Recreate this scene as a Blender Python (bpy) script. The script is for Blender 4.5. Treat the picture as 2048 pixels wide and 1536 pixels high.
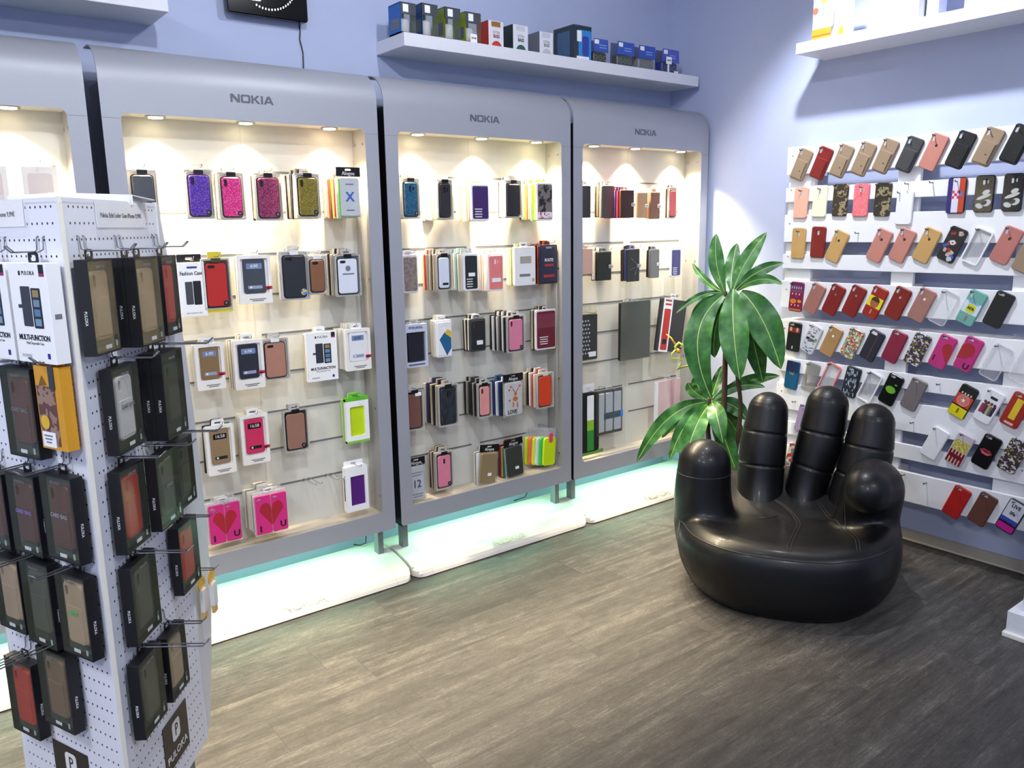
import bpy, bmesh, math, random
from mathutils import Vector, Matrix, noise
from mathutils.geometry import tessellate_polygon
random.seed(11)
for o in list(bpy.data.objects): bpy.data.objects.remove(o)
S = bpy.context.scene
COL = S.collection
PI = math.pi

# ------------------------------------------------------------------ camera
YAW, PITCH, ROLL, FPX = math.radians(37.599), math.radians(-10.946), math.radians(-0.925), 1615.57
fw = Vector((math.sin(YAW)*math.cos(PITCH), math.cos(YAW)*math.cos(PITCH), math.sin(PITCH)))
rt = Vector((math.cos(YAW), -math.sin(YAW), 0)); up = rt.cross(fw)
rt, up = math.cos(ROLL)*rt+math.sin(ROLL)*up, -math.sin(ROLL)*rt+math.cos(ROLL)*up
cd = bpy.data.cameras.new('camera'); cam = bpy.data.objects.new('camera', cd); COL.objects.link(cam)
cd.sensor_fit = 'HORIZONTAL'; cd.sensor_width = 36; cd.lens = FPX/2048*36; cd.clip_start = .05
mw = Matrix.Identity(4)
for i in range(3): mw[i][0], mw[i][1], mw[i][2] = rt[i], up[i], -fw[i]
mw[2][3] = 1.5
cam.matrix_world = mw
S.camera = cam

# ------------------------------------------------------------------ world, exposure
w = bpy.data.worlds.new('world'); S.world = w; w.use_nodes = True
w.node_tree.nodes['Background'].inputs[0].default_value = (.75, .82, 1, 1)
w.node_tree.nodes['Background'].inputs[1].default_value = .15
S.view_settings.view_transform = 'Standard'; S.view_settings.look = 'None'
S.view_settings.gamma = 1; S.view_settings.use_curve_mapping = False
S.view_settings.exposure = 0.0
COOL, WARM, MINT = (.9, .94, 1), (1, .83, .56), (.46, 1, .68)
XR, YW, XL, YF, ZC = 3.735, 3.305, -2.6, -2.6, 2.98
# ceiling lamps (x, y, watts, cone degrees, aim point) and added fill panels (x, y, size, watts)
DOWN = [(.75, 1.0, 92, 118, (1.0, 3.1, 1.95)), (1.75, 1.75, 44, 124, (2.3, 3.2, 2.0)), (2.86, 1.94, 140, 84, (3.735, 1.95, 1.42))]
FILL_PANEL = [(-1.2, -.9, .6, 80), (1.6, -1.3, .6, 46), (-1.3, 1.3, .6, 45)]
SPOT_W, GREEN_W = 116, 2.6

# ------------------------------------------------------------------ materials
def lin(c):
    return tuple(((v/255)/12.92 if v/255 <= .04045 else ((v/255+.055)/1.055)**2.4) for v in c)
MATS = {}
def mat(col, rough=.5, metal=0, var=.06, scale=30, alpha=1, emit=0, bump=0, spec=.5, coat=0):
    key = (col, rough, metal, var, scale, alpha, emit, bump, spec, coat)
    if key in MATS: return MATS[key]
    m = bpy.data.materials.new('surface_%02x%02x%02x' % tuple(int(c) for c in col)); m.use_nodes = True
    nt = m.node_tree; b = nt.nodes['Principled BSDF']; L = nt.links.new
    c = lin(col)
    tc = nt.nodes.new('ShaderNodeTexCoord'); nz = nt.nodes.new('ShaderNodeTexNoise')
    nz.inputs['Scale'].default_value = scale; nz.inputs['Detail'].default_value = 3
    L(tc.outputs['Object'], nz.inputs['Vector'])
    mx = nt.nodes.new('ShaderNodeMix'); mx.data_type = 'RGBA'
    mx.inputs['A'].default_value = tuple(max(0, v*(1-var)) for v in c)+(1,)
    mx.inputs['B'].default_value = tuple(min(1, v*(1+var)) for v in c)+(1,)
    L(nz.outputs['Fac'], mx.inputs['Factor']); L(mx.outputs['Result'], b.inputs['Base Color'])
    b.inputs['Roughness'].default_value = rough; b.inputs['Metallic'].default_value = metal
    b.inputs['Specular IOR Level'].default_value = spec; b.inputs['Coat Weight'].default_value = coat
    b.inputs['Coat Roughness'].default_value = .12
    if alpha < 1: b.inputs['Alpha'].default_value = alpha
    if emit:
        b.inputs['Emission Color'].default_value = c+(1,); b.inputs['Emission Strength'].default_value = emit
    if bump:
        bp = nt.nodes.new('ShaderNodeBump'); bp.inputs['Strength'].default_value = bump; bp.inputs['Distance'].default_value = .002
        L(nz.outputs['Fac'], bp.inputs['Height']); L(bp.outputs['Normal'], b.inputs['Normal'])
    MATS[key] = m
    return m
def pattern(name, kind, cols, scale, rough=.35, pos=None, stretch=(1, 1, 1)):
    """printed pattern in object space: kind noise / voronoi / wave with stepped colours"""
    if name in MATS: return MATS[name]
    m = bpy.data.materials.new(name); m.use_nodes = True
    nt = m.node_tree; b = nt.nodes['Principled BSDF']; L = nt.links.new
    tc = nt.nodes.new('ShaderNodeTexCoord'); mp = nt.nodes.new('ShaderNodeMapping'); mp.inputs['Scale'].default_value = stretch
    L(tc.outputs['Object'], mp.inputs['Vector'])
    if kind == 'noise':
        t = nt.nodes.new('ShaderNodeTexNoise'); t.inputs['Scale'].default_value = scale; t.inputs['Detail'].default_value = 2; f = t.outputs['Fac']
    elif kind == 'voronoi':
        t = nt.nodes.new('ShaderNodeTexVoronoi'); t.inputs['Scale'].default_value = scale
        s = nt.nodes.new('ShaderNodeSeparateColor'); L(t.outputs['Color'], s.inputs[0]); f = s.outputs[0]
    elif kind == 'dots':
        t = nt.nodes.new('ShaderNodeTexVoronoi'); t.inputs['Scale'].default_value = scale; t.inputs['Randomness'].default_value = .15; f = t.outputs['Distance']
    else:
        t = nt.nodes.new('ShaderNodeTexWave'); t.inputs['Scale'].default_value = scale; t.inputs['Distortion'].default_value = 6; t.inputs['Detail'].default_value = 2; f = t.outputs['Fac']
    L(mp.outputs['Vector'], t.inputs['Vector'])
    r = nt.nodes.new('ShaderNodeValToRGB'); r.color_ramp.interpolation = 'CONSTANT' if kind != 'soft' else 'LINEAR'
    n = len(cols); el = r.color_ramp.elements
    while len(el) < n: el.new(.5)
    for i, c in enumerate(cols):
        el[i].position = (pos[i] if pos else i/n); el[i].color = lin(c)+(1,)
    L(f, r.inputs['Fac']); L(r.outputs['Color'], b.inputs['Base Color'])
    b.inputs['Roughness'].default_value = rough
    MATS[name] = m
    return m
def film(name, tint, opac, rough=.08):
    """thin clear plastic: mostly lets light straight through, with gloss"""
    if name in MATS: return MATS[name]
    m = bpy.data.materials.new(name); m.use_nodes = True
    nt = m.node_tree; nt.nodes.clear(); L = nt.links.new
    out = nt.nodes.new('ShaderNodeOutputMaterial'); tr = nt.nodes.new('ShaderNodeBsdfTransparent')
    pb = nt.nodes.new('ShaderNodeBsdfPrincipled'); mx = nt.nodes.new('ShaderNodeMixShader')
    nz = nt.nodes.new('ShaderNodeTexNoise'); nz.inputs['Scale'].default_value = 25
    mr = nt.nodes.new('ShaderNodeMapRange'); mr.inputs['To Min'].default_value = opac*.6; mr.inputs['To Max'].default_value = min(1, opac*1.4)
    L(nz.outputs['Fac'], mr.inputs['Value']); L(mr.outputs[0], mx.inputs['Fac'])
    pb.inputs['Base Color'].default_value = lin(tint)+(1,); pb.inputs['Roughness'].default_value = rough
    L(tr.outputs[0], mx.inputs[1]); L(pb.outputs[0], mx.inputs[2]); L(mx.outputs[0], out.inputs['Surface'])
    MATS[name] = m
    return m

# ------------------------------------------------------------------ mesh helpers
def finish(name, v, f, smooth=False):
    me = bpy.data.meshes.new(name); me.from_pydata([tuple(p) for p in v], [], f); me.update()
    if smooth:
        me.polygons.foreach_set('use_smooth', [True]*len(me.polygons))
    me.materials.append(None)
    return me
def put(name, me, m, parent=None, loc=(0, 0, 0), rz=0, scale=None):
    o = bpy.data.objects.new(name, me); COL.objects.link(o)
    o.material_slots[0].link = 'OBJECT'; o.material_slots[0].material = m
    o.location = loc
    if rz: o.rotation_euler = (0, 0, rz)
    if scale: o.scale = scale
    if parent: o.parent = parent
    return o
def tag(o, label, cat, group=None, kind=None):
    if label: o['label'] = label
    if cat: o['category'] = cat
    if group: o['group'] = group
    if kind: o['kind'] = kind
    return o
def thing(name, label, cat, loc, xdir=(1, 0, 0), group=None, tilt=0):
    """Empty whose local x runs along xdir, y is up, z comes out of the wall"""
    o = bpy.data.objects.new(name, None); COL.objects.link(o); o.empty_display_size = .02
    x = Vector(xdir).normalized(); y = Vector((0, 0, 1)); z = x.cross(y)
    o.rotation_mode = 'QUATERNION'
    q = Matrix((x, y, z)).transposed().to_quaternion()
    if tilt: q = q @ Matrix.Rotation(math.radians(tilt), 3, 'Z').to_quaternion()
    o.rotation_quaternion = q; o.location = loc
    return tag(o, label, cat, group)
def root(name, label, cat, loc, rz=0, group=None):
    o = bpy.data.objects.new(name, None); COL.objects.link(o); o.empty_display_size = .05
    o.location = loc; o.rotation_euler = (0, 0, rz)
    return tag(o, label, cat, group)
MC = {}
def box(x0, x1, y0, y1, z0, z1, b=0):
    """box mesh, optionally with bevelled edges (cached)"""
    key = ('box', round(x0, 4), round(x1, 4), round(y0, 4), round(y1, 4), round(z0, 4), round(z1, 4), b)
    if key in MC: return MC[key]
    v = [(x, y, z) for x in (x0, x1) for y in (y0, y1) for z in (z0, z1)]
    f = [(0, 1, 3, 2), (4, 6, 7, 5), (0, 4, 5, 1), (2, 3, 7, 6), (0, 2, 6, 4), (1, 5, 7, 3)]
    me = finish('box', v, f)
    if b:
        bm = bmesh.new(); bm.from_mesh(me)
        bmesh.ops.bevel(bm, geom=bm.edges[:], offset=b, segments=2, affect='EDGES', profile=.5)
        bm.to_mesh(me); bm.free()
    MC[key] = me
    return me
def cbox(w, h, d, b=0, z0=0):
    return box(-w/2, w/2, -h/2, h/2, z0, z0+d, b)
def rr(w, h, r, n=5, cx=0, cy=0):
    r = max(.0001, min(r, w/2-1e-5, h/2-1e-5)); p = []
    for (sx, sy, a0) in ((1, 1, 0), (-1, 1, 90), (-1, -1, 180), (1, -1, 270)):
        for k in range(n+1):
            a = math.radians(a0+90*k/n)
            p.append((cx+sx*(w/2-r)+r*math.cos(a), cy+sy*(h/2-r)+r*math.sin(a)))
    return p
def solid(outer, holes=(), t=.01, z0=0, inner=None, bev=0):
    """extruded plate from an outline with holes; inner = inset outline of equal length for a bevelled front edge"""
    top = inner or outer
    loops = [[Vector((x, y, 0)) for x, y in top]]+[[Vector((x, y, 0)) for x, y in h] for h in holes]
    tris = tessellate_polygon(loops)
    flat = [p for l in loops for p in l]; N = len(flat)
    back = [Vector((x, y, 0)) for x, y in outer]+flat[len(top):]
    v = [(p.x, p.y, z0+t) for p in flat]+[(p.x, p.y, z0) for p in back]
    f = [tuple(q) for q in tris]+[tuple(i+N for i in reversed(q)) for q in tris]
    o = 0
    for li, l in enumerate(loops):
        n = len(l)
        for i in range(n):
            a, b_ = o+i, o+(i+1) % n
            if li == 0 and inner: continue
            f.append((a, a+N, b_+N, b_))
        o += n
    if inner:
        n = len(outer); base = len(v)
        v += [(x, y, z0+t-bev) for x, y in outer]
        for i in range(n):
            j = (i+1) % n
            f.append((i, base+i, base+j, j)); f.append((base+i, N+i, N+j, base+j))
    me = bpy.data.meshes.new('plate'); me.from_pydata(v, [], f)
    bm = bmesh.new(); bm.from_mesh(me); bmesh.ops.recalc_face_normals(bm, faces=bm.faces[:]); bm.to_mesh(me); bm.free()
    me.materials.append(None)
    return me
def plate(w, h, r=.005, t=.002, z0=0, bev=0, holes=(), n=5):
    key = ('plate', round(w, 3), round(h, 3), r, t, round(z0, 5), bev, tuple(holes), n)
    if key not in MC:
        hs = [rr(q[2], q[3], q[4], 4, q[0], q[1]) for q in holes]
        MC[key] = solid(rr(w, h, r, n), hs, t, z0, rr(w-2*bev, h-2*bev, max(.0005, r-bev), n) if bev else None, bev)
    return MC[key]
def poly(pts, t=.0006, z0=0):
    key = ('poly', tuple(pts), t, round(z0, 5))
    if key not in MC: MC[key] = solid(list(pts), (), t, z0)
    return MC[key]
def disc(r, cx=0, cy=0, n=16, ry=None):
    return tuple((cx+r*math.cos(2*PI*k/n), cy+(ry or r)*math.sin(2*PI*k/n)) for k in range(n))
def tube(path, rad, n=8, caps=True, squash=1):
    P = [Vector(p) for p in path]; R = rad if isinstance(rad, (list, tuple)) else [rad]*len(P)
    v, f = [], []
    t0 = (P[1]-P[0]).normalized(); u = t0.orthogonal().normalized()
    for i, p in enumerate(P):
        t = (P[min(i+1, len(P)-1)]-P[max(i-1, 0)]).normalized()
        u = (u-t*u.dot(t)).normalized(); w_ = t.cross(u)
        for k in range(n):
            a = 2*PI*k/n
            v.append(p+R[i]*(math.cos(a)*u+squash*math.sin(a)*w_))
    for i in range(len(P)-1):
        for k in range(n):
            k2 = (k+1) % n
            f.append((i*n+k, i*n+k2, (i+1)*n+k2, (i+1)*n+k))
    if caps:
        f.append(tuple(range(n-1, -1, -1))); f.append(tuple(range((len(P)-1)*n, len(P)*n)))
    return v, f
def tubem(path, rad, n=8, smooth=True):
    v, f = tube(path, rad, n); return finish('tube', v, f, smooth)
TXT = {}
def text(parent, s, size, loc, m, xs=1, bold=.0, name='lettering', rz=0, depth=.0004, align='CENTER'):
    key = (s, bold, align)
    if key not in TXT:
        c = bpy.data.curves.new('txt', 'FONT'); c.body = s; c.size = 1; c.align_x = align; c.align_y = 'CENTER'
        c.offset = bold; c.resolution_u = 2; c.extrude = .01
        o = bpy.data.objects.new('txt', c); COL.objects.link(o)
        me = bpy.data.meshes.new_from_object(o)
        bpy.data.objects.remove(o); bpy.data.curves.remove(c)
        me.materials.clear(); me.materials.append(None); TXT[key] = me
    o = put(name, TXT[key], m, parent, loc, rz, (size*xs, size, depth/.01))
    return o

# common surfaces
WHITE = mat((238, 238, 240), .45, var=.03); CREAM = mat((232, 226, 205), .5, var=.03)
BLACK = mat((14, 14, 16), .35); CHROME = mat((190, 190, 195), .22, 1, var=.02); DGREY = mat((52, 54, 60), .4)
SILVER = mat((170, 172, 181), .5, .3, var=.02, scale=80); PAPER = mat((245, 245, 245), .6, var=.01)
CLEAR = film('clear_plastic', (225, 225, 228), .3); FILM = film('window_film', (120, 128, 110), .12, .05)
GREYTXT = mat((120, 120, 125), .5); INK = mat((22, 22, 28), .5); SIGNW = mat((235, 235, 235), .5, var=.01)

# ================================================================== THE SETTING
def struct(name, me, m, label=None):
    o = put(name, me, m); o['kind'] = 'structure'
    if label: o['label'] = label
    return o
WALL = mat((178, 187, 217), .75, var=.025, scale=14, bump=.12)
T = .12
struct('wall_back', box(XL-T, XR+T, YW, YW+T, 0, ZC), WALL, 'pale lavender back wall behind the silver display units')
struct('wall_right', box(XR, XR+T, YF-T, YW, 0, ZC), WALL, 'pale lavender side wall behind the white pallets')
struct('wall_left', box(XL-T, XL, YF-T, YW, 0, ZC), WALL)
struct('wall_front', box(XL-T, XR+T, YF-T, YF, 0, ZC), WALL)
struct('ceiling', box(XL-T, XR+T, YF-T, YW+T, ZC, ZC+T), mat((200, 202, 208), .8, var=.02))
bb = struct('baseboard_right', box(XR-.014, XR, YF, YW, 0, .054), mat((172, 166, 154), .5, var=.08), 'beige skirting along the foot of the right wall')
put('bead', tubem([(XR-.017, YF, .006), (XR-.017, YW, .006)], .006), mat((200, 194, 178), .5), bb)
floor = struct('floor', box(XL-T, XR+T, YF-T, YW+T, -.1, -.005), mat((40, 36, 32), .8), 'grey-brown wood-look plank floor')

def plank_material():
    m = bpy.data.materials.new('vinyl_plank'); m.use_nodes = True
    nt = m.node_tree; b = nt.nodes['Principled BSDF']; L = nt.links.new; N = nt.nodes.new
    tc = N('ShaderNodeTexCoord'); oi = N('ShaderNodeObjectInfo')
    ad = N('ShaderNodeVectorMath'); ad.operation = 'ADD'
    cmb = N('ShaderNodeCombineXYZ')
    ml = N('ShaderNodeMath'); ml.operation = 'MULTIPLY'; ml.inputs[1].default_value = 37
    L(oi.outputs['Random'], ml.inputs[0])
    for k in range(3): L(ml.outputs[0], cmb.inputs[k])
    L(tc.outputs['Object'], ad.inputs[0]); L(cmb.outputs[0], ad.inputs[1])
    def nz(sc, stretch, detail=5, dist=0):
        mp = N('ShaderNodeMapping'); mp.inputs['Scale'].default_value = stretch; L(ad.outputs[0], mp.inputs['Vector'])
        t = N('ShaderNodeTexNoise'); t.inputs['Scale'].default_value = sc; t.inputs['Detail'].default_value = detail
        t.inputs['Distortion'].default_value = dist; t.inputs['Roughness'].default_value = .62
        L(mp.outputs[0], t.inputs['Vector']); return t.outputs['Fac']
    broad = nz(2.6, (.5, 7, 1), 5, .8); fine = nz(16, (.8, 22, 1), 8, .5); cloud = nz(6, (1, 2.0, 1), 4, 1.6); grit = nz(85, (1, 3.2, 1), 6, .5)
    def mix(a, b_, k):
        n = N('ShaderNodeMath'); n.operation = 'MULTIPLY_ADD'; L(b_, n.inputs[0]); n.inputs[1].default_value = k; L(a, n.inputs[2]); return n.outputs[0]
    s = N('ShaderNodeMath'); s.operation = 'MULTIPLY'; s.inputs[1].default_value = .34; L(broad, s.inputs[0])
    v = mix(mix(mix(s.outputs[0], fine, .36), cloud, .2), grit, .26)
    pv = N('ShaderNodeMath'); pv.operation = 'MULTIPLY_ADD'; L(oi.outputs['Random'], pv.inputs[0]); pv.inputs[1].default_value = .03; L(v, pv.inputs[2])
    r = N('ShaderNodeValToRGB'); el = r.color_ramp.elements
    for i, (p, c) in enumerate(((.43, (38, 37, 36)), (.54, (57, 55, 53)), (.63, (78, 75, 72)), (.76, (122, 118, 112)))):
        if i > 1: el.new(p)
        el[i].position = p; el[i].color = lin(c)+(1,)
    L(pv.outputs[0], r.inputs['Fac']); L(r.outputs['Color'], b.inputs['Base Color'])
    rg = N('ShaderNodeMapRange'); rg.inputs['To Min'].default_value = .42; rg.inputs['To Max'].default_value = .65
    L(fine, rg.inputs['Value']); L(rg.outputs[0], b.inputs['Roughness'])
    bp = N('ShaderNodeBump'); bp.inputs['Strength'].default_value = .25; bp.inputs['Distance'].default_value = .0015
    L(fine, bp.inputs['Height']); L(bp.outputs['Normal'], b.inputs['Normal'])
    return m
VINYL = plank_material()
PW, PL = .18, 1.22
joint = {2.63: 1.43, 2.45: 1.05, 2.27: 1.16, 2.09: .77}
k = 0; y = 2.81+PW*2
fullplank = box(0, PL-.0005, 0, PW-.0004, -.005, 0)
while y > YF:
    y0, y1 = y, min(y+PW, YW)
    off = None
    for q, xj in joint.items():
        if abs(q-y0) < .01: off = xj
    if off is None: off = (k*.437) % PL
    x = off-PL*math.ceil((off-XL)/PL)
    while x < XR:
        a, b_ = max(x, XL), min(x+PL, XR)
        if b_-a > .02 and y1-y0 > .02:
            full = abs(b_-a-PL) < 1e-6 and abs(y1-y0-PW) < 1e-6
            o = put('plank', fullplank if full else box(0, b_-a-.0005, 0, y1-y0-.0004, -.005, 0), VINYL, floor, (a, y0, 0))
        x += PL
    y -= PW; k += 1

# ceiling fittings (out of the frame, the square panels are added as fill light)
for i, (x, y, wts, cone, aim) in enumerate(DOWN):
    t = root('ceiling_downlight', 'round white ceiling downlight, %s of the row' % ('nearest the left', 'middle', 'nearest the right wall')[i], 'downlight', (x, y, ZC-.012))
    put('trim_ring', solid(disc(.07, n=24), [disc(.05, n=24)], .012), WHITE, t)
    put('diffuser', solid(disc(.05, n=24), (), .004, .008), mat((255, 255, 255), .5, emit=3), t)
    l = bpy.data.lights.new('lamp', 'SPOT'); l.energy = wts; l.color = COOL; l.spot_size = math.radians(cone); l.spot_blend = .55; l.shadow_soft_size = .045
    lo = bpy.data.objects.new('lamp', l); COL.objects.link(lo); lo.parent = t; lo.location = (0, 0, -.02)
    lo.rotation_mode = 'QUATERNION'; lo.rotation_quaternion = (Vector(aim)-Vector((x, y, ZC-.03))).to_track_quat('-Z', 'Y')
for i, (x, y, sz, wts) in enumerate(FILL_PANEL):
    t = root('fill_panel', 'added fill light panel in the ceiling %s' % ('behind the viewer on the left', 'behind the viewer on the right', 'over the left of the shop')[i], 'light panel', (x, y, ZC-.02))
    put('frame', solid(rr(sz+.04, sz+.04, .004), [rr(sz, sz, .002)], .02), WHITE, t)
    put('diffuser', plate(sz, sz, .002, .006, .012), mat((255, 255, 255), .5, emit=2), t)
    l = bpy.data.lights.new('lamp', 'AREA'); l.energy = wts; l.color = COOL; l.size = sz
    lo = bpy.data.objects.new('lamp', l); COL.objects.link(lo); lo.parent = t; lo.location = (0, 0, -.01)

# ================================================================== DISPLAY UNITS
YU, YB, ZT, ZO0, ZO1, ZB = 3.0, 3.12, 2.0, .29, 1.895, .207
LAMPS = {0: (-.26, .06, .38), 1: (.817, 1.132, 1.466), 2: (1.87, 2.202, 2.521), 3: (2.893, 3.189, 3.545)}
UN = {0: (-.425, .592), 1: (.634, 1.650), 2: (1.681, 2.688), 3: (2.707, 3.712)}
UWHERE = ('at the far left behind the pegboard stand', 'nearest the pegboard stand', 'in the middle of the row', 'in the corner behind the plant')
BASEP = [(2.868, .006), (2.874, .018), (2.885, .030), (2.912, .044), (2.95, .058), (3.0, .070), (3.04, .077), (3.1, .081), (3.208, .079)]
INNER = mat((210, 209, 200), .55, var=.02); SLOT = mat((112, 112, 112), .5); BASEM = mat((226, 222, 212), .38, var=.03)
def slab(x0, x1, prof, cut=0, side=1):
    """domed base strip between x0 and x1; cut rounds its front outer corner"""
    n = 7; v, f = [], []
    xs = [x0+(x1-x0)*i/n for i in range(n+1)]
    for x in xs:
        e = ((x-(x1-cut)) if side > 0 else ((x0+cut)-x)) if cut else -1
        dy = cut-math.sqrt(max(0, cut*cut-e*e)) if e > 0 else 0
        for (yy, z) in prof: v.append((x, max(yy, 2.868+dy), z))
        v.append((x, prof[-1][0], .004)); v.append((x, 2.868+dy, .004))
    m_ = len(prof)+2
    for i in range(n):
        for j in range(m_):
            a, b_ = i*m_+j, i*m_+(j+1) % m_
            f.append((a, a+m_, b_+m_, b_))
    f.append(tuple(range(m_))); f.append(tuple(range(n*m_+m_-1, n*m_-1, -1)))
    me = finish('slab', v, f)
    bm = bmesh.new(); bm.from_mesh(me); bmesh.ops.recalc_face_normals(bm, faces=bm.faces[:]); bm.to_mesh(me); bm.free()
    return me
UNITS = {}
def wordmark():
    s = .26; L = []; x = 0
    def q(*p): L.append([(x+a, b) for a, b in p])
    q((0, 0), (s, 0), (s, .62), (.86, 0), (1.2, 0), (1.2, 1), (.94, 1), (.94, .38), (.34, 1), (0, 1)); x += 1.32
    O = [(.14, 0), (1.06, 0), (1.2, .14), (1.2, .86), (1.06, 1), (.14, 1), (0, .86), (0, .14)]; I = [(.3, .22), (.9, .22), (.94, .27), (.94, .73), (.9, .78), (.3, .78), (.26, .73), (.26, .27)]
    ring = ([(x+a, b) for a, b in O], [(x+a, b) for a, b in I]); x += 1.32
    q((0, 0), (s, 0), (s, .36), (.40, .46), (.82, 0), (1.18, 0), (.62, .56), (1.1, 1), (.76, 1), (s, .56), (s, 1), (0, 1)); x += 1.26
    q((0, 0), (s, 0), (s, 1), (0, 1)); x += .34
    A = ([(x+a, b) for a, b in ((0, 0), (.28, 0), (.38, .2), (.92, .2), (1.02, 0), (1.32, 0), (.84, 1), (.48, 1))], [(x+a, b) for a, b in ((.48, .38), (.82, .38), (.66, .74))]); x += 1.32
    v, f = [], []
    for o, h in [(l, []) for l in L]+[(ring[0], [ring[1]]), (A[0], [A[1]])]:
        me = solid(o, h, .02); n = len(v)
        v += [((p.co.x-x/2), p.co.y-.5, p.co.z) for p in me.vertices]; f += [tuple(i+n for i in p.vertices) for p in me.polygons]; bpy.data.meshes.remove(me)
    return finish('wordmark', v, f)
MARK = wordmark()
def logo(name, u, size, loc, m, rx):
    o = put(name, MARK, m, u, loc, 0, (size, size, .03)); o.rotation_euler = (rx, 0, 0); return o
for i, (L_, R_) in UN.items():
    u = root('display_unit', 'silver illuminated product display unit ' + UWHERE[i], 'display unit', ((L_+R_)/2, YU, 0), group='silver display units along the back wall')
    UNITS[i] = u
    cx = (L_+R_)/2; W = R_-L_
    def add(name, me, m, **kw):
        o = put(name, me, m, u); o.location = (-cx, -YU, 0); return o
    # front sheet with its opening, in the plane y = YU (built lying in x/z)
    out = [(L_, ZB), (R_, ZB), (R_, ZT), (L_, ZT)]
    ol = rr(W, ZT-ZB, .012, 3, cx, (ZT+ZB)/2)
    ol = [(min(max(x, L_), R_), z) if z < 1.9 else ((R_ if x > cx else L_), ZT-.02) for x, z in ol]
    seen = []; [seen.append(p) for p in ol if p not in seen]
    hole = rr(W-.118, ZO1-ZO0, .022, 6, cx, (ZO1+ZO0)/2)
    sm = solid(seen, [hole], .004)
    for q in sm.vertices: q.co = (q.co.x, YU+.004-q.co.z, q.co.y)
    add('front_panel', sm, SILVER)
    v, f = [], []
    for x in (L_, R_): v.append((x, YU, ZT-.02))
    for s_ in range(15):
        a = math.radians(90*s_/14); r_ = .12
        for x in (L_, R_):
            v.append((x, YU+.12-r_*math.cos(a), ZT+r_*math.sin(a)))
    v += [(L_, YU+.165, ZT+.12), (R_, YU+.165, ZT+.12)]
    n = len(v)//2; outer = list(v); inner = []
    for s_ in range(n):
        e = min(max(s_-1, 0), 14)/14*PI/2
        for q in (0, 1): inner.append((outer[2*s_+q][0], outer[2*s_+q][1]+.004*math.cos(e), outer[2*s_+q][2]-.004*math.sin(e)))
    v = outer+inner+outer+inner; N2 = 2*n
    for s_ in range(n-1):
        a = 2*s_; b_ = a+N2; c_ = a+2*N2; d_ = a+3*N2
        f += [(a, a+1, a+3, a+2), (b_, b_+2, b_+3, b_+1), (c_, c_+2, d_+2, d_), (c_+1, d_+1, d_+3, c_+3)]
    f += [(2*N2, 3*N2, 3*N2+1, 2*N2+1), (2*N2+N2-2, 2*N2+N2-1, 3*N2+N2-1, 3*N2+N2-2)]
    me = finish('cowl', v, f, True); me.polygons.foreach_set('use_smooth', [len(set(q)) == 4 and max(q) < 2*N2 for q in f]); add('top_cowl', me, SILVER)
    for q, (a, b_) in enumerate(((L_, L_+.059), (R_-.059, R_))):
        add('panel_seam', box(a+.001, b_-.001, YU-.0004, YU, 1.876, 1.8775), mat((128, 130, 138), .5))
    # recess
    x0, x1 = L_+.055, R_-.055
    add('back_panel', box(x0, x1, YB, YB+.012, ZO0-.01, ZO1+.03), INNER)
    SIDEM = mat((164, 163, 160), .45, .1); add('recess_side', box(x0-.004, x0, YU+.004, YB, ZO0-.006, ZO1+.006), SIDEM); add('recess_side', box(x1, x1+.004, YU+.004, YB, ZO0-.006, ZO1+.006), SIDEM)
    add('recess_top', box(x0, x1, YU+.004, YB, ZO1+.004, ZO1+.01), INNER); add('recess_floor', box(x0, x1, YU+.004, YB, ZO0-.01, ZO0-.003), mat((196, 186, 170), .4, var=.1))
    for sx in (x0, x1):
        for sz in (1.84, 1.3, .75, .36):
            for yy in (3.03, 3.095):
                add('screw', box(sx-(.002 if sx > cx else -.0), sx+(.0 if sx > cx else .002), yy-.004, yy+.004, sz-.005, sz+.005, .001), CHROME)
    for a in (x0, x1):
        sgn = 1 if a == x0 else -1
    for (a, b_) in ((x0+.03, cx-.035), (cx+.015, x1-.035)):
        for z in (1.725, 1.575, 1.415, 1.258, 1.1, .943, .785, .63, .474):
            add('rail_slot', box(a, b_, YB-.0008, YB, z-.004, z+.004), SLOT)
    add('panel_joint', box(cx-.011, cx-.0095, YB-.0005, YB, ZO0, ZO1), mat((190, 186, 172), .6))
    # dark housing behind the sheet
    for xx in (L_, R_-.006): add('side_housing', box(xx, xx+.006, YU+.004, YB+.012, ZB, 1.987), BLACK)
    add('back_housing', box(L_+.006, R_-.006, YB+.012, YB+.02, ZB, 1.987), BLACK)
    add('bottom_lip', box(L_, R_, YU+.004, YU+.035, ZB, ZB+.004), SILVER)
    # downlights of the unit
    for x in LAMPS[i]:
        lp = put('downlight', solid(disc(.034, n=20), [disc(.024, n=20)], .006), CHROME, u, (x-cx, .055, ZO1-.002))
        put('bulb', solid(disc(.024, n=20), (), .006, -.002), mat((255, 236, 190), .5, emit=14), lp)
        l = bpy.data.lights.new('lamp', 'SPOT'); l.energy = SPOT_W; l.color = WARM; l.spot_size = math.radians(98); l.spot_blend = .95; l.shadow_soft_size = .018
        lo = bpy.data.objects.new('lamp', l); COL.objects.link(lo); lo.parent = u; lo.location = (x-cx, .05, ZO1-.016); lo.rotation_euler = (math.radians(-4), 0, 0)
    # mint tube under the unit, feet and floor plate
    tb = add('tube_light', tubem([(L_+.08, 3.085, .245), (R_-.08, 3.085, .245)], .012), mat((170, 255, 205), .4, emit=2))
    l = bpy.data.lights.new('lamp', 'AREA'); l.shape = 'RECTANGLE'; l.size = W-.2; l.size_y = .05; l.energy = GREEN_W; l.color = MINT
    lo = bpy.data.objects.new('lamp', l); COL.objects.link(lo); lo.parent = u; lo.location = (0, .085, .222)
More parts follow.
